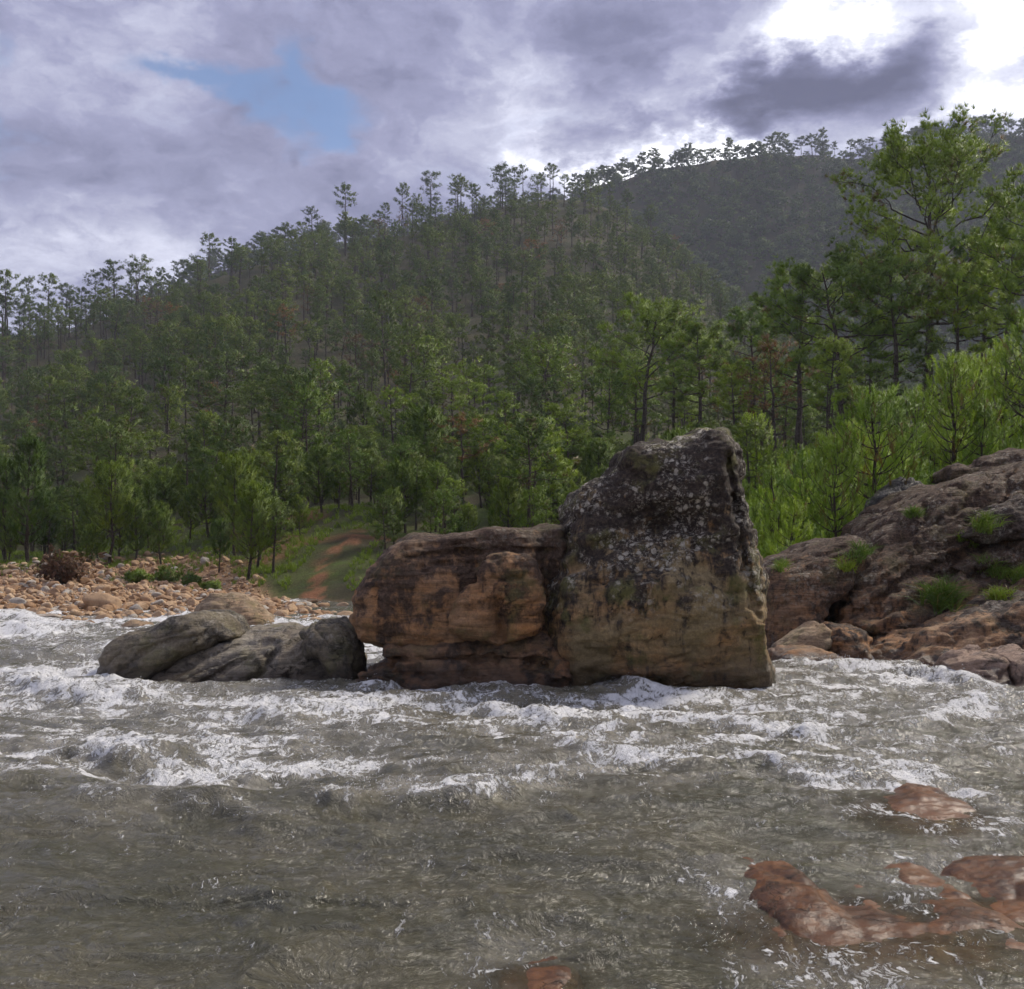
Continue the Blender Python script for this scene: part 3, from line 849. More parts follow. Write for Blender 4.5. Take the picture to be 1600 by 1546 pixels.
# loose foam drawn out into lace where the river runs fast
lace = np.clip(1 - np.abs(fbm(Xr * 0.55, Yr * 1.25, 0.3, 4, 61)) * 2.1, 0, 1) ** 2
lace2 = np.clip(1 - np.abs(fbm(Xr * 1.5, Yr * 3.0, 0.3, 3, 71)) * 1.9, 0, 1) ** 2
area = np.clip(0.5 + 0.9 * fbm(Xr * 0.22, Yr * 0.3, 0.7, 3, 81), 0, 1)
fast = sstep(8.6, 11.5, Yr + 1.1 * fbm(Xr * 0.5, Yr * 0.3, 0.1, 3, 85)) * (1 - 0.85 * sstep(33, 36, Yr) * sstep(-0.22, -0.18, Ur))
fl = fast * (0.12 + 0.16 * sstep(11, 16, Yr) + 0.22 * sstep(20, 30, Yr) + 0.60 * lace * (0.35 + area) + 0.22 * lace2)
foam = np.clip(foam_b * (0.70 + 0.60 * lace2) + fl * (0.55 + 0.8 * area), 0, 1.4)
foam = foam + 0.12 * lace2 * sstep(5.5, 9.0, Yr)
# collar of foam and heaped water where the current meets rock
cs_ = 0.06
gxn, gyn = 520, 560
occ = np.zeros((gxn, gyn), bool)
for q in SHORE:
    ii = ((q[:, 0] + 14) / cs_).astype(int)
    jj = ((q[:, 1] - 4) / cs_).astype(int)
    o_k = (ii >= 0) & (ii < gxn) & (jj >= 0) & (jj < gyn)
    occ[ii[o_k], jj[o_k]] = True
dst = np.full(occ.shape, 99.0)
cur = occ.copy()
dst[cur] = 0
for it in range(1, 16):
    nxt = cur.copy()
    nxt[1:] |= cur[:-1]
    nxt[:-1] |= cur[1:]
    if it % 2:
        nxt[:, 1:] |= cur[:, :-1]
        nxt[:, :-1] |= cur[:, 1:]
    else:
        nxt[:, 1:] |= cur[:, :-1]
        nxt[:, :-1] |= cur[:, 1:]
    dst[nxt & ~cur] = it * cs_
    cur = nxt
ii = np.clip(((Xr + 14) / cs_).astype(int), 0, gxn - 1)
jj = np.clip(((Yr - 4) / cs_).astype(int), 0, gyn - 1)
dr = dst[ii, jj]
dr = np.where((Xr < -13.9) | (Xr > 17) | (Yr > 37), 99.0, dr)
collar = np.exp(-dr / 0.22) * np.clip(0.75 + 1.1 * fbm(Xr * 1.3, Yr * 1.6, 0.4, 3, 95), 0, 1.3) * np.where(Yr < 9.5, 0.36, 1.0)
foam = np.maximum(foam, collar)
Hr = Hr + 0.07 * np.exp(-dr / 0.30) * np.clip(0.4 + fbm(Xr * 1.1, Yr * 1.3, 0.4, 2, 97), 0, 1.2)
# churned surface where there is foam
Hr = Hr + np.clip(foam, 0, 1) * (0.035 * fbm(Xr * 4.2, Yr * 6.5, 1.1, 4, 91, 0.62) + 0.012 * np.abs(perlin(Xr * 17, Yr * 24, 0.2)))
# shallow flow over the foreground rocks
sh = np.zeros_like(Hr)
for px, py, rx, ry, a in ((1340, 1470, 330, 80, 1.0), (1560, 1440, 190, 60, .9), (1440, 1285, 170, 42, .9), (830, 1540, 150, 40, .9)):
    qx, qy = P(px, py)
    sx, sy = rx / F * qy, ry * qy * qy / (F * CAM_Z)
    sh = np.maximum(sh, a * np.exp(-((Xr - qx) / sx) ** 2 - ((Yr - qy) / sy) ** 2))
Hr = Hr * (1 - 0.7 * np.clip(sh, 0, 1))
wme = mesh_np('river', np.stack([Xr, Yr, Hr], -1).reshape(-1, 3), grid_faces(*Xr.shape))
vattr(wme, 'foam', foam)
vattr(wme, 'shallow', sh)
m, t, b, out = new_mat('river_water')
pos = t.node('ShaderNodeNewGeometry').outputs['Position']
mp = t.node('ShaderNodeMapping')
t.put(mp.inputs['Vector'], pos)
mp.inputs['Scale'].default_value = (1.0, 1.25, 1.0)
mf = t.node('ShaderNodeMapping')
t.put(mf.inputs['Vector'], pos)
mf.inputs['Scale'].default_value = (1.0, 0.5, 0.8)
wf = t.vmath('ADD', mf.outputs[0], t.vmath('SCALE', t.comb(t.noise(pos, 1.9, 3), t.noise(pos, 2.3, 3), 0.0), None, 0.5))
wv = t.vmath('ADD', mp.outputs[0], t.vmath('SCALE', t.comb(t.noise(pos, 1.2, 3), t.noise(pos, 1.5, 3), 0.0), None, 0.8))
nA, nB, nC = t.noise(wv, 4.0, 5, 0.62, 0.6), t.noise(wv, 15, 5, 0.65, 0.8), t.noise(wv, 46, 4, 0.7, 0.4)
fo = t.attr('foam')
f1, f2 = t.noise(wf, 5.5, 6, 0.7, 0.6), t.noise(wf, 26.0, 6, 0.75, 0.3)
fn = t.math('ADD', t.math('MULTIPLY', f1, 0.45), t.math('MULTIPLY', f2, 0.55))
fe = t.math('MULTIPLY', t.math('MINIMUM', fo, 1.0), 0.80)
fm_ = t.math('ADD', fe, t.math('ADD', t.math('MULTIPLY', t.math('SUBTRACT', f1, 0.5), 2.2), t.math('MULTIPLY', t.math('SUBTRACT', f2, 0.5), 2.6)))
fleck = t.math('MULTIPLY', t.ramp(t.noise(wf, 24, 3, 0.6), 0.66, 0.70), t.ramp(t.noise(wv, 1.1, 4, 0.6), 0.5, 0.62))  # small white foam specks, also standing in for glints painted into the water colour
mask = t.math('MAXIMUM', t.ramp(fm_, 0.42, 0.66), t.math('MULTIPLY', fleck, 0.8))
murk = t.mix(t.ramp(t.noise(pos, 0.7, 5, 0.6), 0.35, 0.65), (0.058, 0.055, 0.030), (0.092, 0.083, 0.050))
c = t.mix(t.math('MULTIPLY', t.ramp(fo, 0.02, 0.7), 0.75), murk, (0.29, 0.27, 0.215))
c = t.mix(mask, c, t.mix(nC, (0.66, 0.66, 0.64), (0.90, 0.90, 0.89)))
t.put(b.inputs['Base Color'], c)
t.put(b.inputs['Roughness'], t.ramp(mask, 0, 1, 0.06, 0.75))
b.inputs['IOR'].default_value = 1.33
b.inputs['Specular IOR Level'].default_value = 0.65
tp_ = t.node('ShaderNodeBsdfTransparent')
tp_.inputs['Color'].default_value = (0.75, 0.70, 0.55, 1)
mxw = t.node('ShaderNodeMixShader')
t.put(mxw.inputs[0], t.math('MULTIPLY', t.ramp(t.attr('shallow'), 0.25, 0.9), t.math('SUBTRACT', 0.62, t.math('MULTIPLY', mask, 0.62)), None, True))
t.l.new(b.outputs[0], mxw.inputs[1])
t.l.new(tp_.outputs[0], mxw.inputs[2])
t.l.new(mxw.outputs[0], out.inputs['Surface'])
hh = t.math('ADD', t.math('MULTIPLY', nA, 0.4), t.math('ADD', t.math('MULTIPLY', nB, 0.30), t.math('MULTIPLY', nC, 0.06)))
hh = t.math('ADD', hh, t.math('MULTIPLY', mask, t.math('ADD', 0.1, t.math('MULTIPLY', fn, 0.9))))
bump(t, b, hh, 1.0, 0.10)
river = tag(obj('river', wme, m), 'grey green river with rapids and white foam', 'water', kind='structure')


def foam_at(x, y):
    return water(np.asarray(x), np.asarray(y))


# spray thrown up by the breakers
rs = np.random.RandomState(5)
sp = []
octv = np.array([(1, 0, 0), (-1, 0, 0), (0, 1, 0), (0, -1, 0), (0, 0, 1), (0, 0, -1)], float)
octf = np.array([(0, 2, 4), (2, 1, 4), (1, 3, 4), (3, 0, 4), (2, 0, 5), (1, 2, 5), (3, 1, 5), (0, 3, 5)])
for pts, amp, fm in BREAK:
    if fm < 0.5 or amp < 0.1:
        continue
    wp = np.array([P(*p) for p in pts])
    n = int(330 * fm)
    k = rs.uniform(0.1, 0.9, n) * (len(wp) - 1)
    i0 = np.floor(k).astype(int)
    q = wp[i0] + (wp[i0 + 1] - wp[i0]) * (k - i0)[:, None] + rs.normal(0, 0.16, (n, 2))
    hz, _ = water(q[:, 0], q[:, 1])
    sp.append(np.column_stack([q, hz + np.abs(rs.normal(0.02, 0.055, n)), rs.uniform(0.002, 0.0065, n) * (q[:, 1] / 11) ** 0.7]))
sp = np.concatenate(sp)
sv = (sp[:, None, :3] + octv[None] * sp[:, None, 3:4]).reshape(-1, 3)
sf = (octf[None] + 6 * np.arange(len(sp))[:, None, None]).reshape(-1, 3)
m, t, b, out = new_mat('spray')
b.inputs['Base Color'].default_value = (0.85, 0.86, 0.87, 1)
b.inputs['Roughness'].default_value = 0.25
tag(obj('spray', mesh_np('spray', sv, sf), m), 'white drops of spray above the breaking waves', 'spray', kind='stuff')


def pick(px, py, dmax=60):
    """where a sight line through the photo meets a rock"""
    o_ = Vector((0, 0, CAM_Z))
    d_ = Vector(((px - CX) / F, 1, (HOR - py) / F)).normalized()
    best = None
    for bv in ROCKS:
        h = bv.ray_cast(o_, d_, dmax)
        if h[0] is not None and (best is None or h[3] < best[1]):
            best = (h[0], h[3], h[1])
    return best


# ------------------------------------------------------------------ trees
class Wood:
    """collects tapering tubes"""
    def __init__(self):
        self.v, self.f, self.n = [], [], 0

    def tube(self, pts, rad, ns=6):
        pts = np.asarray(pts, float)
        rad = np.asarray(rad, float)
        tg = np.gradient(pts, axis=0)
        tg /= np.linalg.norm(tg, axis=1)[:, None] + 1e-9
        ref = np.where(np.abs(tg[:, 2:3]) > 0.9, np.array([[1.0, 0, 0]]), np.array([[0, 0, 1.0]]))
        a = np.cross(tg, ref)
        a /= np.linalg.norm(a, axis=1)[:, None] + 1e-9
        bq = np.cross(tg, a)
        th = np.linspace(0, 2 * math.pi, ns, endpoint=False)
        ring = pts[:, None] + rad[:, None, None] * (a[:, None] * np.cos(th)[None, :, None] + bq[:, None] * np.sin(th)[None, :, None])
        k = len(pts)
        i = np.arange(k * ns).reshape(k, ns) + self.n
        j = np.roll(i, -1, 1)
        self.f.append(np.stack([i[:-1], j[:-1], j[1:], i[1:]], -1).reshape(-1, 4))
        self.v.append(ring.reshape(-1, 3))
        self.n += k * ns

    def mesh(self, name):
        return mesh_np(name, np.concatenate(self.v), np.concatenate(self.f))


def unit(v):
    return v / (np.linalg.norm(v, axis=-1, keepdims=True) + 1e-9)


def needles(name, P_, D_, T_, n, ln, wd, rng, spread=1.2, brush=0.0, C_=None):
    """tufts at P_ pointing along D_: n thin triangles each; brush: length of shoot they are strung along"""
    N = len(P_)
    P_, D_, T_ = np.asarray(P_), unit(np.asarray(D_)), np.asarray(T_)
    r = rng.normal(size=(N, n, 3))
    side = unit(r - (r * D_[:, None]).sum(-1, keepdims=True) * D_[:, None])
    th = rng.uniform(0.12, spread, (N, n, 1))
    d = D_[:, None] * np.cos(th) + side * np.sin(th)
    base = P_[:, None] + D_[:, None] * (brush * rng.uniform(-0.6, 0.6, (N, n, 1)))
    wv_ = unit(np.cross(d, rng.normal(size=(N, n, 3)))) * wd
    L = ln * rng.uniform(0.7, 1.15, (N, n, 1))
    tip = base + d * L
    # the faces look outwards and carry the rounded normals of their clump
    mid = P_.mean(0)
    o_ = unit(unit(P_ - (P_ if C_ is None else np.asarray(C_))) * 0.6 + unit(P_ - mid) * 0.6 + np.array([0, 0, 0.35]))
    o_ = np.broadcast_to(o_[:, None], d.shape)
    ng_ = unit(np.cross(2 * wv_, tip - base))
    flip = (ng_ * o_).sum(-1, keepdims=True) < 0
    wv_ = np.where(flip, -wv_, wv_)
    ng_ = np.where(flip, -ng_, ng_)
    v = np.stack([base - wv_, base + wv_, tip], 2).reshape(-1, 3)
    f = np.arange(len(v)).reshape(-1, 3)
    me = mesh_np(name, v, f, True)
    me.normals_split_custom_set_from_vertices(np.repeat(unit(0.68 * o_ + 0.32 * ng_).reshape(-1, 3), 3, 0))
    tint = np.clip(T_[:, None] + rng.normal(0, 0.10, (N, n)), 0, 1)
    vattr(me, 'tint', np.repeat(tint.ravel(), 3))
    return me


def pine(seed, H, cs, Rr, nb, sub, tuf, n, ln, wd, mats, lean=0.03, trunk_r=0.018, updome=0.5, twist=0.3, sides=7, dead=3, ptint=0.5, clump=0.28, fork=0.0, hang=0.0):
    """mature long-needled pine: bare bole, rising limbs, rounded open crown of tufts"""
    rng = np.random.RandomState(seed)
    wd_ = Wood()
    k = 12
    hs = np.linspace(0, 1, k)
    la = rng.uniform(0, 2 * math.pi)
    off = np.cumsum(rng.normal(0, 0.012 * H * twist, (k, 2)), 0) + np.outer(hs ** 1.5, [math.cos(la), math.sin(la)]) * lean * H
    off -= off[0]
    tp = np.column_stack([off, hs * H * 0.96])
    tr = trunk_r * H * (1 - 0.86 * hs ** 1.1)
    tr[0] *= 1.35
    tp[0, 2] = -0.4
    wd_.tube(tp, tr, sides)
    at_ = lambda f_: np.array([np.interp(f_, hs, tp[:, i]) for i in range(3)])
    Pt, Dt, Tt, Ct = [], [], [], []
    for i in range(nb + dead):
        isdead = i >= nb
        f_ = rng.uniform(cs * 0.45, cs) if isdead else cs + (0.99 - cs) * ((i + rng.uniform(0, 1)) / nb) ** 0.85
        tq = np.clip((f_ - cs) / (1 - cs), 0, 1)
        prof = math.sqrt(max(0.03, 1 - (max(0, tq - 0.2) / 0.83) ** 2)) * (0.62 + 0.38 * min(1, tq / 0.3))
        L = Rr * prof * rng.uniform(0.72, 1.12) * (0.55 if isdead else 1)
        az = i * 2.4 + rng.uniform(-0.5, 0.5)
        el = R(-4 + 66 * tq ** 1.3 * updome * 2 * 0.62 + rng.uniform(-8, 12))
        b0 = at_(f_)
        ss = np.linspace(0, 1, 6)
        hd = np.array([math.cos(az), math.sin(az), 0])
        rise = math.tan(min(el, 1.2))
        Lh = L * math.cos(min(el, 1.2))
        pts = b0 + np.outer(ss * Lh, hd) + np.outer(ss * Lh * rise + 0.22 * L * ss ** 2 - hang * L * ss ** 3, [0, 0, 1])
        pts[1:] += rng.normal(0, 0.035 * L, (5, 3))
        r0 = max(0.02, np.interp(f_, hs, tr) * 0.48)
        wd_.tube(pts, r0 * (1 - 0.85 * ss) + 0.006, 5 if sides > 5 else 4)
        if isdead:
            continue
        for q in range(sub):
            s_ = rng.uniform(0.38, 1.0) if q else 1.0
            o_ = np.array([np.interp(s_, ss, pts[:, a]) for a in range(3)])
            a2 = az + rng.uniform(-1.15, 1.15)
            l2 = L * rng.uniform(0.16, 0.34)
            d2 = unit(np.array([math.cos(a2), math.sin(a2), rng.uniform(0.15, 1.1)]))
            e_ = o_ + d2 * l2
            if sides > 5 and l2 > 0.3:
                wd_.tube(np.array([o_, (o_ + e_) / 2 - [0, 0, 0.05 * l2], e_]), [r0 * 0.3 + 0.006, r0 * 0.2 + 0.005, 0.006], 3)
            tb = ptint + rng.normal(0, 0.22)
            for z_ in range(tuf):
                pp = o_ + (e_ - o_) * rng.uniform(0.35, 1.05) + rng.normal(0, clump * (0.5 + 0.09 * Rr), 3) * [1, 1, 0.7]
                Pt.append(pp)
                Dt.append(d2 + [0, 0, 0.75] + rng.normal(0, 0.45, 3))
                Tt.append(tb + rng.normal(0, 0.10))
                Ct.append((o_ + e_) / 2 - [0, 0, 0.1])
    cm = needles('crown', Pt, Dt, Tt, n, ln, wd, rng, C_=Ct)
    tm = wd_.mesh('trunk')
    tm.materials.append(mats[0])
    cm.materials.append(mats[1])
    co_ = np.empty(len(cm.vertices) * 3, np.float32)
    cm.vertices.foreach_get('co', co_)
    return (tm, cm, float(co_[2::3].max()))


def young(seed, H, cs, Rr, nw, n, ln, wd, mats, shape=1.0, brush=0.3, ptint=0.5, sides=6, up=0.75, per=6, sh_n=5):
    """young pine: whorls of up-curved branches ending in bottle-brush shoots"""
    rng = np.random.RandomState(seed)
    wd_ = Wood()
    hs = np.linspace(0, 1, 9)
    off = np.cumsum(rng.normal(0, 0.010 * H, (9, 2)), 0)
    off -= off[0]
    tp = np.column_stack([off, hs * H])
    tr = 0.017 * H * (1 - 0.9 * hs)
    tp[0, 2] = -0.3
    wd_.tube(tp, tr + 0.004, sides)
    Pt, Dt, Tt = [], [], []
    for i in range(nw):
        f_ = cs + (0.97 - cs) * (i + rng.uniform(-.2, .2)) / nw
        tq = max(0, (f_ - cs) / (1 - cs))
        prof = (1 - tq) ** (0.75 * shape) * (0.55 + 0.45 * min(1, tq / 0.22)) + 0.10
        b0 = np.array([np.interp(f_, hs, tp[:, a]) for a in range(3)])
        for j in range(per):
            az = j * 2 * math.pi / per + i * 0.9 + rng.uniform(-0.35, 0.35)
            L = Rr * prof * rng.uniform(0.7, 1.15)
            ss = np.linspace(0, 1, 5)
            pts = b0 + np.outer(ss * L, [math.cos(az), math.sin(az), 0]) + np.outer(L * (0.15 * ss + up * ss ** 2 * rng.uniform(0.6, 1.1)), [0, 0, 1])
            wd_.tube(pts, np.interp(f_, hs, tr) * 0.4 * (1 - 0.8 * ss) + 0.004, 4)
            tb = ptint + rng.normal(0, 0.22)
            for q in range(sh_n):
                s_ = rng.uniform(0.35, 1.0) if q else 1.0
                o_ = np.array([np.interp(s_, ss, pts[:, a]) for a in range(3)])
                a2 = az + rng.uniform(-1.3, 1.3)
                l2 = (0.10 + 0.20 * L) * rng.uniform(0.5, 1.2) if q else 0.02
                d2 = unit(np.array([math.cos(a2), math.sin(a2), rng.uniform(0.3, 1.3)]))
                Pt.append(o_ + d2 * l2)
                Dt.append(d2 * 0.45 + [0, 0, 1.0] + rng.normal(0, 0.18, 3))
                Tt.append(tb + rng.normal(0, 0.12))
    for z_ in range(5):
        Pt.append(tp[-1] - [0, 0, 0.12 * z_ * brush * 3])
        Dt.append([0, 0, 1])
        Tt.append(ptint + 0.2)
    cm = needles('crown', Pt, Dt, Tt, n, ln, wd, rng, 1.15, brush)
    tm = wd_.mesh('trunk')
    tm.materials.append(mats[0])
    cm.materials.append(mats[1])
    co_ = np.empty(len(cm.vertices) * 3, np.float32)
    cm.vertices.foreach_get('co', co_)
    return (tm, cm, float(co_[2::3].max()))


def plant_tree(proto, x, y, H, rz, label, group=None, name='pine_tree', cat='tree', widen=1.0, z=None):
    e_ = bpy.data.objects.new(name, None)
    col.objects.link(e_)
    zg = float(terrain(x, y)) if z is None else z
    e_.location = (x, y, zg)
    s = H / proto[2]
    e_.scale = (s * widen, s * widen, s)
    e_.rotation_euler = (0, 0, rz)
    a = obj('trunk', proto[0], None, e_)
    b_ = obj('crown', proto[1], None, e_)
    tag(e_, label, cat, group)
    return a, b_


BN = (M['bark'], M['needle_near'])
near_p = [pine(101, 20, 0.42, 6.0, 40, 8, 12, 20, 0.40, 0.018, BN, lean=0.0, twist=0.12, updome=0.62, clump=0.32, dead=5),
          pine(102, 16, 0.50, 3.7, 26, 7, 9, 20, 0.40, 0.017, BN, lean=0.06, updome=0.5, clump=0.28, dead=6),
          pine(103, 14, 0.46, 4.3, 24, 7, 8, 20, 0.40, 0.017, BN, lean=0.10, updome=0.4, twist=0.6, clump=0.28, dead=6),
          pine(104, 15, 0.58, 3.3, 22, 7, 8, 20, 0.40, 0.017, BN, lean=0.03, updome=0.45, dead=9, clump=0.28)]
brown_p = pine(105, 11, 0.5, 2.7, 18, 5, 4, 11, 0.34, 0.013, (M['bark'], M['needle_brown']), twist=0.7, dead=8, clump=0.22)
YN = (M['bark_young'], M['needle_young'])
young_p = [young(201, 5.0, 0.32, 1.7, 8, 44, 0.17, 0.0085, YN, per=6, sh_n=5, brush=0.36),
           young(202, 6.0, 0.28, 1.55, 9, 44, 0.17, 0.0085, YN, shape=0.9, per=6, sh_n=5, brush=0.40),
           young(203, 3.6, 0.15, 1.05, 6, 44, 0.16, 0.0085, YN, per=5, sh_n=4, brush=0.36)]
sap_p = [young(211, 1.6, 0.02, 0.55, 4, 40, 0.14, 0.0085, YN, per=4, sh_n=2, brush=0.30, sides=4),
         young(212, 1.2, 0.02, 0.50, 3, 40, 0.14, 0.0085, YN, per=4, sh_n=2, brush=0.28, sides=4)]
SN = (M['bark_young'], M['needle_shore'])
shore_p = [young(301, 7.5, 0.22, 1.9, 11, 22, 0.36, 0.024, SN, shape=0.8, per=6, sh_n=6, brush=0.4),
           young(302, 7.0, 0.34, 1.7, 9, 22, 0.36, 0.024, SN, shape=0.55, per=6, sh_n=6, brush=0.4),
           young(303, 8.0, 0.15, 1.5, 12, 22, 0.36, 0.024, SN, shape=1.0, per=5, sh_n=5, brush=0.45)]
HN = (M['bark'], M['needle_hill'])
hill_p = [pine(401, 13, 0.52, 2.9, 19, 4, 8, 9, 0.42, 0.036, HN, sides=5, dead=3, clump=0.36),
          pine(402, 15, 0.58, 2.6, 19, 4, 8, 9, 0.42, 0.036, HN, sides=5, dead=4, clump=0.36),
          pine(403, 11, 0.48, 3.2, 18, 4, 8, 9, 0.42, 0.036, HN, sides=5, lean=0.09, twist=0.7, dead=2, clump=0.36, updome=0.4),
          pine(404, 14, 0.64, 2.3, 16, 4, 8, 9, 0.42, 0.036, HN, sides=5, dead=5, clump=0.34),
          pine(405, 12, 0.30, 2.8, 22, 4, 8, 9, 0.42, 0.036, HN, sides=5, dead=1, clump=0.36, updome=0.6)]
FN = (M['bark'], M['needle_far'])
far_p = [pine(501, 16, 0.45, 4.0, 12, 4, 5, 7, 1.1, 0.19, FN, sides=4, dead=0, clump=0.5),
         pine(502, 18, 0.52, 3.4, 12, 4, 5, 7, 1.1, 0.19, FN, sides=4, dead=0, clump=0.5),
         pine(503, 13, 0.35, 4.2, 12, 4, 5, 7, 1.1, 0.19, FN, sides=4, dead=0, clump=0.5)]

rnd = random.Random(7)


def by_top(proto, px, y, top, label, group=None, widen=1.0, name='pine_tree', pxb=None):
    x = wx(px, y)
    H = wz(top, y) - float(terrain(x, y))
    return plant_tree(proto, x, y, H, rnd.uniform(0, 6.28), label, group, name, widen=widen)


# the tall pines on the right
G = 'tall pines on the right bank'
by_top(near_p[0], 1452, 76, 172, 'tallest pine with a broad dark crown against the sky at right', G, 1.0)
for pi, px, y, top, wd_i, lab in (
        (1, 1530, 84, 345, 0.9, 'tall pine with thick bare trunk just right of the tallest pine'),
        (2, 1600, 62, 262, 0.85, 'pine whose crown is cut by the right edge below the skyline'),
        (2, 1322, 72, 378, 1.1, 'broad crowned pine left of the tallest pine, above the brown tree'),
        (1, 1245, 80, 400, 1.0, 'pine at left end of the tall right-hand group'),
        (3, 1405, 68, 392, 1.1, 'dark stemmed pine with forked limbs in front of the tallest pine'),
        (3, 1500, 66, 392, 0.9, 'slender pine in front of the thick bare trunk at right'),
        (2, 1000, 96, 456, 1.1, 'flat topped bright pine standing above the huge boulder'),
        (1, 1098, 84, 500, 1.05, 'bright green round pine directly above the peak of the huge boulder'),
        (3, 1180, 92, 470, 1.0, 'pine between the round pine and the tall right-hand group'),
        (1, 1055, 112, 490, 0.9, 'pine between the flat topped pine and the round pine'),
        (2, 892, 78, 616, 1.0, 'pine with a dark leaning trunk above the saddle of the huge boulder'),
        (1, 1290, 60, 520, 0.9, 'pine with a straight grey trunk right of the brown tree'),
        (3, 1568, 72, 350, 0.9, 'thin trunked pine second from the right edge'),
        (0, 1360, 98, 400, 0.8, 'far pine seen between the broad crowned pine and the tallest pine'),
        (3, 1150, 70, 560, 0.9, 'pine right behind the peak of the huge boulder, left of the brown tree')):
    by_top(near_p[pi], px, y, top, lab, G, wd_i)
brown_o = by_top(brown_p, 1212, 58, 522, 'pine with browning sparse crown right of the huge boulder', None, 1.0)
by_top(brown_p, 1190, 64, 560, 'thin brownish pine just behind the browning pine', None, 0.85)

# bright young pines on the right bank
G = 'young pines above the rocky right bank'
for pi, px, y, top, wd_i, lab in (
        (0, 1365, 29.5, 592, 1.05, 'bright green young pine with a bare lower trunk beside the sloping slab'),
        (1, 1487, 33.5, 542, 1.0, 'dark green young pine on top of the right bank by the grey rock'),
        (0, 1306, 28.5, 668, 0.85, 'small young pine with a crooked stem left of the bright young pine'),
        (1, 1572, 38, 520, 1.0, 'young pine near the right edge behind the dark green young pine'),
        (1, 1615, 36, 480, 1.0, 'young pine cut by the right edge of the photo'),
        (0, 1430, 41, 600, 1.0, 'young pine between the bright and the dark green young pines'),
        (2, 1255, 36, 690, 1.1, 'bushy young pine left of the crooked young pine'),
        (2, 1205, 38, 712, 1.1, 'bushy young pine nearest the side of the huge boulder'),
        (0, 1330, 44, 650, 1.0, 'young pine behind the crooked young pine'),
        (2, 1232, 30, 772, 1.1, 'low bushy pine above the dark topped rock'),
        (2, 1410, 35, 668, 1.0, 'small pine behind the jagged grey rock'),
        (2, 1540, 33, 610, 1.0, 'small pine right of the dark green young pine'),
        (1, 1180, 50, 640, 1.1, 'young pine just right of the peak of the huge boulder'),
        (0, 1525, 45, 545, 1.1, 'young pine at the back right of the young group')):
    by_top(young_p[pi], px, y, top, lab, G, wd_i)

# young pines on the left shore
G = 'young pines along the left shore'
for pi, px, y, top, wd_i, lab in (
        (2, 44, 64, 668, 1.0, 'tall narrow pine third from the left edge on the shore'),
        (1, 170, 61, 710, 1.05, 'round headed pine above the stony shore at left'),
        (2, 212, 62, 752, 0.9, 'narrow pine in the middle of the left shore clump'),
        (0, 252, 59, 788, 1.1, 'bushy pine at right end of the left shore clump'),
        (0, 134, 60, 824, 1.2, 'low round pine left of the shore clump, near the reddish shrub'),
        (1, 366, 57, 698, 1.0, 'lone round headed pine on a thin trunk at right end of shore'),
        (1, 342, 54, 806, 0.9, 'small leaning pine at foot of the lone round headed pine'),
        (0, 8, 66, 705, 1.0, 'pine cut by the left edge of the photo'),
        (0, 72, 70, 760, 1.1, 'low dense pine behind the tall narrow pine'),
        (2, 232, 66, 742, 0.9, 'slim pine at the back of the left shore clump'),
        (2, 186, 64, 770, 0.9, 'slim pine close to the round headed pine')):
    o_t = by_top(shore_p[pi], px, y, top, lab, G, wd_i)
    if pi == 0:
        shore_o = o_t

# the hillside wood
bright_p = []
for tm_, cm_, H_ in hill_p:                                  # the same pines in fresh light green
    c2 = cm_.copy()
    c2.materials.clear()
    c2.materials.append(M['needle_bright'])
    bright_p.append((tm_, c2, H_))
hill_all = hill_p + [brown_p, shore_p[0]]
rs = np.random.RandomState(21)
cand = []
cell = 5.4
for y in np.arange(49, 425, cell):
    for x in np.arange(-0.62 * y - 20, 0.62 * y + 20, cell * 1.15):
        cand.append((x, y))
cand = np.array(cand)
cand += rs.uniform(-0.48, 0.48, cand.shape) * [cell * 1.15, cell]
cu = cand[:, 0] / cand[:, 1]
crest_y = np.interp(cu, CU, CY)
dens = 0.74 + 0.7 * fbm(cand[:, 0] / 34, cand[:, 1] / 34, 0, 3, 51)
dens = dens * np.where(cand[:, 1] < 75, 0.8, 1.0) * (1 + 0.35 * sstep(190, 260, cand[:, 1]))
dens = np.where((cu < -.2) & (cand[:, 1] < np.interp(cu, [-.5, -.3, -.2], [74, 66, 54])), 0, dens)
dens = np.where((cu > .2) & (cand[:, 1] < 62), 0, dens)
dens = np.where(np.abs(cand[:, 1] - crest_y) < 14, 0.75, dens)
keep = (rs.rand(len(cand)) < np.where(dens > 0, np.clip(dens, 0.42, 0.97), 0)) & (cand[:, 1] < crest_y + 14)
pathx = np.interp(cand[:, 1], path[:, 1], path[:, 0])
keep &= ~((np.abs(cand[:, 0] - pathx) < 2.5) & (cand[:, 1] < 84))
cand = cand[keep]
cz = terrain(cand[:, 0], cand[:, 1])
ch = rs.uniform(6.5, 13.5, len(cand)) * (0.62 + 0.38 * sstep(50, 130, cand[:, 1]))
ch = np.where(rs.rand(len(cand)) < 0.15, ch * 0.6, ch)
ch = np.where(np.abs(cand[:, 1] - np.interp(cand[:, 0] / cand[:, 1], CU, CY)) < 12, ch * 1.2, ch)
cv_crest = np.abs(cand[:, 1] - np.interp(cand[:, 0] / cand[:, 1], CU, CY)) < 12
cv = rs.randint(0, 5, len(cand))
und = np.array([(rs.uniform(-.5, .22) * y_, y_) for y_ in rs.uniform(47, 120, 620)])
und = und[(terrain(und[:, 0], und[:, 1]) > 0.7) & ~((np.abs(und[:, 0] - np.interp(und[:, 1], path[:, 1], path[:, 0])) < 2.2) & (und[:, 1] < 62))
          & ~((und[:, 0] / und[:, 1] < -.25) & (und[:, 1] < 64))]
cv = np.where(cv_crest & (rs.rand(len(cand)) < 0.7), 3, cv)
nu_ = len(und)
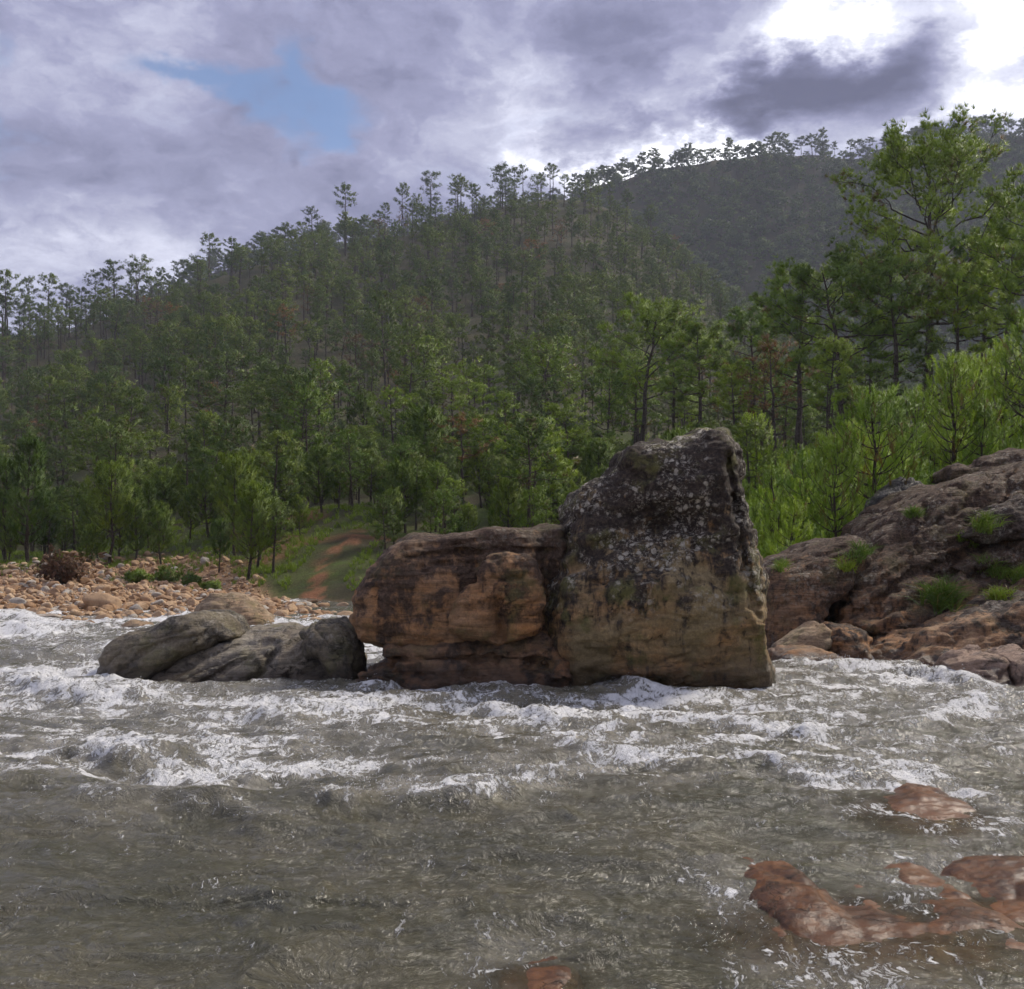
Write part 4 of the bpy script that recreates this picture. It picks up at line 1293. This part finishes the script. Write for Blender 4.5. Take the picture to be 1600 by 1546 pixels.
cand = np.concatenate([cand, und])
cz = np.concatenate([cz, terrain(und[:, 0], und[:, 1])])
ch = np.concatenate([ch, rs.uniform(2.2, 5.0, nu_)])
cv = np.concatenate([cv, np.full(nu_, 4)])
cv = np.where(rs.rand(len(cv)) < 0.022, 5, cv)
young_ = (rs.rand(len(cv)) < 0.09) | ((ch < 5) & (rs.rand(len(cv)) < 0.4))
cv = np.where(young_, 6, cv)
ch = np.where(young_, np.minimum(ch, rs.uniform(3, 7.5, len(cv))), ch)
crz = rs.uniform(0, 6.28, len(cand))
cw = rs.uniform(0.85, 1.3, len(cand))
# lone trees on the skyline and a few marked ones on the slope
proto_objs = [None] * 5 + [brown_o, shore_o]
G = 'marked pines of the hillside'
for pi, px, y, top, wd_i, lab in (
        (3, 540, 368, 284, 1.0, 'lone tall pine standing above the others on the ridge'),
        (3, 8, 285, 420, 1.1, 'leftmost tall pine on the ridge, cut by the left edge'),
        (1, 48, 290, 430, 0.9, 'second tall pine from the left on the ridge'),
        (3, 75, 292, 424, 1.0, 'third tall pine from the left on the ridge'),
        (1, 102, 294, 440, 0.9, 'fourth tall pine from the left on the ridge'),
        (1, 672, 388, 266, 1.2, 'tall broad pine on the ridge right of the lone pine'),
        (3, 628, 386, 284, 0.8, 'small round pine on the ridge between two tall ones'),
        (0, 715, 390, 272, 1.1, 'tall pine on the ridge above the middle of the slope'),
        (1, 846, 406, 268, 1.0, 'tall pine on the ridge near its right end'),
        (1, 490, 360, 322, 1.1, 'tall pine on the ridge left of the lone pine'),
        (4, 603, 170, 452, 0.8, 'pale trunked pine in the dark middle of the slope'),
        (2, 98, 118, 628, 1.0, 'umbrella shaped pine above the left shore'),
        (2, 572, 100, 662, 0.9, 'bright flat crowned pine low on the slope left of the boulder'),
        (0, 736, 104, 638, 1.0, 'bright pine low on the slope above the low end of the boulder'),
        (2, 700, 88, 688, 0.9, 'bright spreading pine behind the low end of the boulder'),
        (0, 455, 98, 692, 0.9, 'round pine low on the slope above the red earth slide'),
        (0, 815, 100, 640, 0.9, 'forked pine low on the slope left of the boulder peak'),
        (2, 640, 96, 700, 0.9, 'pine low on the slope between two bright ones'),
        (4, 800, 74, 740, 0.9, 'bushy low pine right behind the saddle of the boulder')):
    fresh = 'bright' in lab or 'low on' in lab or 'low pine' in lab
    a, b_ = by_top(bright_p[pi] if fresh else hill_p[pi], px, y, top, lab, G, wd_i)
    if proto_objs[pi] is None and not fresh:
        proto_objs[pi] = (a, b_)
# those that show largest are trees of their own; the rest is one wood
px_c = CX + F * cand[:, 0] / cand[:, 1]
inview = (px_c > -40) & (px_c < 1640)
order = np.argsort(np.where(inview, cand[:, 1] / ch, 1e9))
solo = order[:262]
zones = {}
for i in solo:
    x, y = cand[i]
    side = 'left' if px_c[i] < 420 else ('middle' if px_c[i] < 860 else 'right')
    lvl = 'foot' if y < 105 else 'lower slope'
    lab = {'left': 'pine of the dark wood on the %s of the hill behind the left shore',
           'middle': 'pine of the wood on the %s of the hill between shore and boulder',
           'right': 'pine of the wood on the %s of the hill behind the tall right-hand pines'}[side] % lvl
    fresh = cv[i] < 5 and px_c[i] > 480 and y < 150 and rs.rand() < 0.62
    plant_tree(bright_p[cv[i]] if fresh else hill_all[cv[i]], x, y, ch[i], crz[i], lab, 'pines on the %s %s of the hill' % (side, lvl), widen=cw[i], z=cz[i])
rest = np.ones(len(cand), bool)
rest[solo] = False


def scatter(name, pts, rots, scl, var, protos, label, cat):
    """one 'stuff' object that repeats the parts of things that stand in the scene"""
    me = bpy.data.meshes.new(name)
    me.from_pydata([tuple(p) for p in pts], [], [])
    for nm, data in (('rotv', rots), ('sclv', scl)):
        a = me.attributes.new(nm, 'FLOAT_VECTOR', 'POINT')
        a.data.foreach_set('vector', np.asarray(data, np.float32).ravel())
    a = me.attributes.new('variant', 'INT', 'POINT')
    a.data.foreach_set('value', np.asarray(var, np.int32))
    o = obj(name, me)
    ng = bpy.data.node_groups.new(name, 'GeometryNodeTree')
    ng.interface.new_socket('Geometry', in_out='INPUT', socket_type='NodeSocketGeometry')
    ng.interface.new_socket('Geometry', in_out='OUTPUT', socket_type='NodeSocketGeometry')
    N_, L_ = ng.nodes, ng.links
    gi, go, jn = N_.new('NodeGroupInput'), N_.new('NodeGroupOutput'), N_.new('GeometryNodeJoinGeometry')

    def named(nm, typ):
        n = N_.new('GeometryNodeInputNamedAttribute')
        n.data_type = typ
        n.inputs['Name'].default_value = nm
        return n.outputs['Attribute']
    e2r = N_.new('FunctionNodeEulerToRotation')
    L_.new(named('rotv', 'FLOAT_VECTOR'), e2r.inputs[0])
    sv_ = named('sclv', 'FLOAT_VECTOR')
    vv = named('variant', 'INT')
    for i, parts in enumerate(protos):
        cmpn = N_.new('FunctionNodeCompare')
        cmpn.data_type, cmpn.operation = 'INT', 'EQUAL'
        ii = [s for s in cmpn.inputs if s.type == 'INT']
        L_.new(vv, ii[0])
        ii[1].default_value = i
        for p in parts:
            oi = N_.new('GeometryNodeObjectInfo')
            oi.transform_space = 'ORIGINAL'
            oi.inputs['Object'].default_value = p
            ip = N_.new('GeometryNodeInstanceOnPoints')
            L_.new(gi.outputs[0], ip.inputs['Points'])
            L_.new(cmpn.outputs[0], ip.inputs['Selection'])
            L_.new(oi.outputs['Geometry'], ip.inputs['Instance'])
            L_.new(e2r.outputs[0], ip.inputs['Rotation'])
            L_.new(sv_, ip.inputs['Scale'])
            L_.new(ip.outputs[0], jn.inputs[0])
    L_.new(jn.outputs[0], go.inputs[0])
    md = o.modifiers.new('scatter', 'NODES')
    md.node_group = ng
    tag(o, label, cat, kind='stuff')
    return o


def tree_scatter(name, xy, z, h, rz, wd_, var, protos, objs_, label):
    s = h / np.array([p[2] for p in protos])[var]
    n = len(h)
    scatter(name, np.column_stack([xy, z]), np.column_stack([np.zeros(n), np.zeros(n), rz]), np.column_stack([s * wd_, s * wd_, s]), var, objs_, label, 'forest')


tree_scatter('hillside_forest', cand[rest], cz[rest], ch[rest], crz[rest], cw[rest], cv[rest], hill_all, proto_objs, 'dense dark pine wood covering the hillside up to its ridge')

# far mountain
G = 'marked pines on the far mountain'
fobj = [plant_tree(far_p[i], wx(px, y), y, H, rnd.uniform(0, 6), lab, G) for i, (px, y, H, lab) in enumerate((
    (1075, 744, 19, 'pine at the left end of the far mountain top'),
    (1285, 752, 21, 'slender pine on the far mountain top left of the tallest near pine'),
    (1140, 748, 16, 'round pine on the bright edge of the far mountain top')))]
fc = []
for y in np.arange(440, 800, 6.5):
    for x in np.arange(-0.55 * y, 0.62 * y, 7.2):
        fc.append((x, y))
fc = np.array(fc)
fc += rs.uniform(-3.4, 3.4, fc.shape)
fyc = np.interp(fc[:, 0] / fc[:, 1], FU, FY)
fc = fc[(fc[:, 1] < fyc + 10) & (rs.rand(len(fc)) < np.clip(0.75 + 0.6 * fbm(fc[:, 0] / 60, fc[:, 1] / 60, 0, 3, 57), 0.25, 1))]
n = len(fc)
tree_scatter('mountain_forest', fc, terrain(fc[:, 0], fc[:, 1]), rs.uniform(9.5, 16, n), rs.uniform(0, 6.28, n), rs.uniform(1.0, 1.5, n), rs.randint(0, 3, n), far_p, fobj,
             'hazy pine wood covering the far mountain behind the ridge')

# saplings on the grassy right slope: some of their own, the thicket as one
sc_ = []
for _ in range(1000):
    y = rs.uniform(24, 62)
    u_ = rs.uniform(0.17, 0.52)
    x = u_ * y
    z = float(terrain(x, y))
    if z > 0.9 and not (y < 31 and x > 7.6):
        sc_.append((x, y, z))
sc_ = np.array(sc_)
h_ = rs.uniform(0.5, 1.8, len(sc_)) * np.where(sc_[:, 1] > 35, 1.25, 1.0)
vv_ = rs.randint(0, 2, len(sc_))
pp_ = HOR - F * (sc_[:, 2] - CAM_Z) / sc_[:, 1]
o2 = np.argsort(-h_ / sc_[:, 1])
pick_s = o2[:40]
sobj = [None, None]
for i in pick_s:
    r2 = plant_tree(sap_p[vv_[i]], sc_[i, 0], sc_[i, 1], h_[i], rs.uniform(0, 6.28), 'knee to head high bright green pine sapling in the thicket on the right bank slope',
                    'pine saplings on the right bank', 'pine_sapling', 'sapling', z=sc_[i, 2])
    sobj[vv_[i]] = r2
rr = np.ones(len(sc_), bool)
rr[pick_s] = False
s_ = h_[rr] / np.array([p[2] for p in sap_p])[vv_[rr]]
n = len(s_)
scatter('sapling_thicket', sc_[rr], np.column_stack([rs.normal(0, .08, n), rs.normal(0, .08, n), rs.uniform(0, 6.28, n)]), np.column_stack([s_, s_, s_]), vv_[rr], sobj,
        'thicket of bright green pine saplings on the right bank slope', 'thicket')


# ------------------------------------------------------------------ grass
def blades(P_, n, ln, wd, rng, spread=0.6, lean=None, tb=0.5, sd=0.18):
    N = len(P_)
    d = rng.normal(0, spread * 0.5, (N, n, 3))
    d[..., 2] = 1.0
    if lean is not None:
        d = d + np.asarray(lean)
    d = unit(d)
    L = (np.asarray(ln).reshape(-1, 1, 1) if np.ndim(ln) else ln) * rng.uniform(0.55, 1.2, (N, n, 1))
    base = np.asarray(P_)[:, None] + rng.normal(0, 0.05, (N, n, 3)) * [1, 1, 0.2]
    sidev = unit(np.cross(d, rng.normal(size=(N, n, 3)))) * wd
    mid = base + d * L * 0.55
    tip = base + d * L + np.concatenate([d[..., :2] * L * 0.5, -0.18 * L], -1)
    v = np.stack([base - sidev, base + sidev, mid + sidev * 0.7, mid - sidev * 0.7, tip], 2).reshape(-1, 3)
    i = np.arange(N * n)[:, None] * 5
    f = np.concatenate([i + [0, 1, 2], i + [0, 2, 3], i + [3, 2, 4]])
    tint = np.clip(tb + rng.normal(0, sd, (N, n)), 0, 1)
    me = mesh_np('grass', v, f, False)
    vattr(me, 'tint', np.repeat(tint.ravel(), 5))
    return me


gp = []
for _ in range(5200):
    y = rs.uniform(22, 58)
    u_ = rs.uniform(0.17, 0.52)
    gp.append((u_ * y, y))
for _ in range(2600):
    y = rs.uniform(52, 78)
    u_ = rs.uniform(-0.52, -0.12)
    gp.append((u_ * y, y))
for _ in range(700):
    y = rs.uniform(44, 54)
    gp.append((rs.uniform(-0.36, -0.02) * y, y))
gp = np.array(gp)
gz_ = terrain(gp[:, 0], gp[:, 1])
g_u = gp[:, 0] / gp[:, 1]
okg = (gz_ > 0.45) & ((g_u > 0) | (fbm(gp[:, 0] / 6, gp[:, 1] / 6, 0, 3, 21) * 6 + gp[:, 1] > 57) | (g_u > -.150 - (gp[:, 1] - 33) * .0052) | (rs.rand(len(gp)) < 0.05))
okg &= ~((np.abs(gp[:, 0] - np.interp(gp[:, 1], path[:, 1], path[:, 0])) < 1.3) & (gp[:, 1] < 60) & (gp[:, 1] > 44))
gp, gz_ = gp[okg], gz_[okg]
tag(obj('grass', blades(np.column_stack([gp, gz_ - 0.03]), 11, np.where(gp[:, 0] > 0, 0.32, 0.36), 0.018, np.random.RandomState(3)), M['grass']),
    'green grass on the banks at both sides of the river', 'grass', kind='stuff')

for px, py, nb_, rad, ln, lab in (
        (1345, 868, 26, 0.30, 0.24, 'grass tuft on the seam of the sloping slab near the bright young pine'),
        (1325, 888, 18, 0.22, 0.20, 'lower grass tuft on the seam of the sloping slab'),
        (1424, 806, 12, 0.12, 0.20, 'grass tuft below the jagged grey rock'),
        (1540, 828, 30, 0.34, 0.30, 'grass tuft left of the overhanging rock ledge'),
        (1516, 846, 18, 0.22, 0.24, 'small grass tuft at the middle of the sloping slab'),
        (1545, 895, 30, 0.32, 0.30, 'grass tuft under the overhanging rock ledge'),
        (1470, 940, 60, 0.34, 0.42, 'large green plant growing from the crack above the low brown rock'),
        (1585, 905, 24, 0.26, 0.26, 'green plant near the right edge above the low brown rock'),
        (1560, 935, 22, 0.26, 0.24, 'leafy plant on the ledge just above the low brown rock'),
        (1220, 886, 10, 0.14, 0.16, 'tiny grass tuft on the dark topped rock')):
    h = pick(px, py)
    if h is None:
        continue
    rg = np.random.RandomState(int(px))
    pts = []
    for _ in range(nb_):
        q = pick(px + rg.normal(0, rad * 34), py + rg.normal(0, rad * 22))
        if q is not None and abs(q[1] - h[1]) < 1.2:
            pts.append(tuple(q[0]))
    if pts:
        me = blades(np.array(pts)[::2] if len(pts) > 16 else np.array(pts), 18, ln * 1.35, 0.008, rg, 1.15, (0, -0.2, 0), 0.5, 0.24)
        tag(obj('grass_tuft', me, M['grass']), lab, 'grass')

# ------------------------------------------------------------------ stones of the bar
def stone_mesh(seed, mat, flat=0.6):
    rg = np.random.RandomState(seed)
    import bmesh
    bm = bmesh.new()
    bmesh.ops.create_icosphere(bm, subdivisions=3, radius=1)
    v = np.array([p.co for p in bm.verts])
    for _ in range(11):                                   # knock flats off the pebble
        nrm = unit(rg.normal(size=3))
        dd = rg.uniform(0.5, 0.85)
        ex = np.maximum(v @ nrm - dd, 0)
        v = v - ex[:, None] * nrm * 0.92
    v = v * (1 + 0.13 * fbm(v[:, 0] * 1.3 + seed, v[:, 1] * 1.3, v[:, 2] * 1.3, 3, seed % 50))[:, None]
    v *= [1, rg.uniform(0.65, 0.95), flat * rg.uniform(0.8, 1.15)]
    for p, c_ in zip(bm.verts, v):
        p.co = c_
    me = bpy.data.meshes.new('stone')
    bm.to_mesh(me)
    bm.free()
    me.polygons.foreach_set('use_smooth', np.ones(len(me.polygons), bool))
    me.materials.append(mat)
    return me


def stone_material(name, a, bcol, c3):
    m, t, b, out = new_mat(name)
    rn = t.node('ShaderNodeObjectInfo').outputs['Random']
    pos = t.node('ShaderNodeNewGeometry').outputs['Position']
    n = t.noise(pos, 4, 6, 0.65)
    n2 = t.noise(pos, 28, 5, 0.7)
    c = t.mix(t.ramp(rn, 0.1, 0.9, 0, 1, False), a, bcol)
    c = t.mix(t.ramp(rn, 0.82, 0.9), c, c3)
    c = t.mix(t.ramp(n, 0.4, 0.7, 0, 0.5), c, tuple(0.5 * x for x in a))
    g = t.ramp(n2, 0.25, 0.75, 0.7, 1.3, False)
    t.put(b.inputs['Base Color'], t.mix(1.0, c, t.comb(g, g, g), 'MULTIPLY'))
    b.inputs['Roughness'].default_value = 0.85
    b.inputs['Specular IOR Level'].default_value = 0.25
    bump(t, b, t.math('ADD', n, n2), 0.6, 0.05)
    return m


M['stone'] = stone_material('bar_stone', (0.30, 0.18, 0.095), (0.53, 0.375, 0.23), (0.40, 0.36, 0.30))
stones = [stone_mesh(700 + i, M['stone']) for i in range(6)]
st_obj = [None] * 6


def set_stone(k, x, y, s, z=None, name='stone', label=None, cat='stone', group=None, parent=None, sq=(1, 1, 1), rz=None, sink=0.25):
    o = obj(name, stones[k], None, parent)
    zz = float(terrain(x, y)) if z is None else z
    o.location = (x, y, zz + s * sink)
    o.scale = (s * sq[0], s * sq[1], s * sq[2])
    o.rotation_euler = (rnd.uniform(-.25, .25), rnd.uniform(-.25, .25), rnd.uniform(0, 6.28) if rz is None else rz)
    if label:
        tag(o, label, cat, group)
    return o


for px, py, wpx, k, sq, lab in (
        (163, 946, 66, 0, (1, 0.7, 0.62), 'big flat topped boulder on the stony shore, blue grey at one end'),
        (108, 952, 32, 1, (1, 0.8, 0.9), 'round orange boulder at the water left of the flat topped boulder'),
        (30, 940, 34, 2, (1, 0.8, 0.7), 'orange boulder near the left edge of the stony shore'),
        (70, 966, 60, 3, (1, 0.6, 0.35), 'low orange rock awash at the edge of the stony shore'),
        (52, 922, 16, 4, (1, 0.9, 0.9), 'pale grey stone high on the stony shore left of the reddish shrub'),
        (488, 938, 20, 5, (1, 0.9, 0.9), 'grey boulder at the backwater under the red earth slide'),
        (505, 944, 26, 1, (1, 0.8, 0.6), 'grey stone right of the boulder under the red earth slide'),
        (535, 943, 24, 2, (1, 0.8, 0.6), 'stone at the backwater close to the huge boulder'),
        (273, 946, 16, 0, (1, 0.9, 0.9), 'dark round stone on shore left of the dome rock'),
        (398, 936, 24, 3, (1, 0.8, 0.8), 'orange boulder behind the dome rock'),
        (425, 943, 22, 4, (1, 0.8, 0.7), 'orange boulder at the right of the dome rock')):
    y = 2.2 * F / (py - HOR) * 0.97 if py > 958 else None
    if y is None:
        ysamp = np.linspace(34, 70, 400)
        zq = terrain(wx(px, ysamp), ysamp)
        y = float(ysamp[np.argmin(np.abs(HOR - F * (zq - CAM_Z) / ysamp - (py + 6)))])
    set_stone(k, wx(px, y), y, wpx / F * y * 0.55, label=lab, name='boulder', cat='boulder', sq=sq, rz=rnd.uniform(-.3, .3), z=max(float(terrain(wx(px, y), y)), -0.1))

st = []
while len(st) < 12500:
    y = rs.uniform(32.5, 66)
    u_ = rs.uniform(-0.62, -0.135)
    st.append((u_ * y, y))
st = np.array(st)
stz = terrain(st[:, 0], st[:, 1])
su = st[:, 0] / st[:, 1]
ok = (stz > -0.12) & (su < -.142 - (st[:, 1] - 33) * .0052 + rs.normal(0, .008, len(su))) & (st[:, 1] + 6 * fbm(st[:, 0] / 6, st[:, 1] / 6, 0, 3, 21) < 62)
st, stz, su = st[ok], stz[ok], su[ok]
ss_ = 0.045 + 0.26 * rs.rand(len(st)) ** 7.0 + 0.06 * rs.rand(len(st)) ** 2
kk = rs.randint(0, 6, len(st))
vis = (su > -0.48)
o3 = np.argsort(np.where(vis, -ss_ / st[:, 1], 9))[:240]
for i in o3:
    o = set_stone(int(kk[i]), st[i, 0], st[i, 1], ss_[i], z=stz[i], name='stone', label='one of the loose orange tan stones strewn over the left shore', group='stones strewn on the left shore')
    st_obj[kk[i]] = (o,)
rr = np.ones(len(st), bool)
rr[o3] = False
n = int(rr.sum())
sv3 = ss_[rr][:, None] * rs.uniform(0.8, 1.2, (n, 3))
scatter('shingle', np.column_stack([st[rr], stz[rr] + 0.25 * ss_[rr]]), np.column_stack([rs.normal(0, .3, n), rs.normal(0, .3, n), rs.uniform(0, 6.28, n)]), sv3, kk[rr], st_obj,
        'small orange tan stones covering the left shore', 'shingle')

# tumbled dry stone wall above the shore
wl = bpy.data.objects.new('stone_wall', None)
col.objects.link(wl)
wl.location = (wx(60, 62), 62, 0)
tag(wl, 'low tumbled dry stone wall above the stony shore at left', 'wall')
for px, n_, hgt_ in ((20, 3, 2), (40, 3, 2), (58, 3, 3), (72, 3, 4), (86, 3, 4), (100, 3, 5), (112, 3, 5), (126, 3, 6), (140, 2, 6), (156, 2, 6), (172, 2, 5)):
    for lv_ in range(hgt_):
        y = 61 + rnd.uniform(-.2, .4)
        x = wx(px + rnd.uniform(-5, 5), y)
        z = float(terrain(x, y)) + 0.16 * lv_
        o = obj('stone', stones[rnd.randrange(6)], None, wl)
        o.location = (x - wl.location.x, y - 62, z + 0.06)
        s = rnd.uniform(0.16, 0.30)
        o.scale = (s * 1.15, s, s * 0.85)
        o.rotation_euler = (rnd.uniform(-.2, .2), rnd.uniform(-.2, .2), rnd.uniform(0, 6.28))


# shrubs
def shrub(px, y, H, Rr, mat, label, seed):
    rg = np.random.RandomState(seed)
    wd_ = Wood()
    Pt, Dt, Tt = [], [], []
    for i in range(34):
        a = rg.uniform(0, 6.28)
        r = Rr * rg.uniform(0.1, 1) ** 0.6
        e_ = np.array([math.cos(a) * r, math.sin(a) * r, H * rg.uniform(0.45, 1.0) * (1 - 0.4 * (r / Rr) ** 2)])
        wd_.tube([[0, 0, -0.1], e_ * [0.35, 0.35, 0.5] + rg.normal(0, .04, 3), e_], [0.03, 0.018, 0.006], 4)
        for q in range(16):
            Pt.append(e_ * rg.uniform(0.45, 1.0) + rg.normal(0, 0.13 * H, 3) * [1, 1, .7])
            Dt.append(rg.normal(0, .6, 3) + [0, 0, .7])
            Tt.append(rg.uniform(0, 1))
    e_ = bpy.data.objects.new('shrub', None)
    col.objects.link(e_)
    x = wx(px, y)
    e_.location = (x, y, float(terrain(x, y)))
    obj('stems', wd_.mesh('stems'), M['bark_young'], e_)
    obj('foliage', needles('foliage', Pt, Dt, Tt, 12, 0.2, 0.022, rg), mat, e_)
    tag(e_, label, 'shrub')


shrub(98, 50, 1.75, 1.05, M['shrub_red'], 'reddish brown dry shrub on the stony shore', 1)
shrub(215, 50, 0.55, 0.7, M['grass'], 'low green bush at the top of the stony shore', 2)
shrub(330, 48, 0.45, 0.5, M['grass'], 'small green bush behind the dome rock', 3)
shrub(300, 50, 0.6, 0.35, M['grass'], 'upright green weed on shore left of the lone pine', 4)
shrub(262, 52, 0.9, 0.6, M['grass'], 'green bush under the left shore clump of pines', 5)

# ------------------------------------------------------------------ haze
hz_top = float(max(Zg.max() + 26, 60))
x0, x1, y0_, y1, z0, z1 = -1900, 1900, -90, 1620, float(Zg.min()) - 1.0, hz_top
hv = [(x0, y0_, z0), (x1, y0_, z0), (x1, y1, z0), (x0, y1, z0), (x0, y0_, z1), (x1, y0_, z1), (x1, y1, z1), (x0, y1, z1)]
hf = [(3, 2, 1, 0), (4, 5, 6, 7), (0, 1, 5, 4), (1, 2, 6, 5), (2, 3, 7, 6), (3, 0, 4, 7)]
hme = mesh_np('haze', hv, hf, False)
m = bpy.data.materials.new('haze')
m.use_nodes = True
t = NT(m.node_tree)
t.n.clear()
pv = t.node('ShaderNodeVolumePrincipled')
pv.inputs['Color'].default_value = (0.80, 0.86, 0.97, 1)
pv.inputs['Density'].default_value = 0.00022
ho = t.node('ShaderNodeOutputMaterial')
t.l.new(pv.outputs[0], ho.inputs['Volume'])
tag(obj('haze', hme, m), 'thin blue grey haze filling the valley', 'haze', kind='stuff')
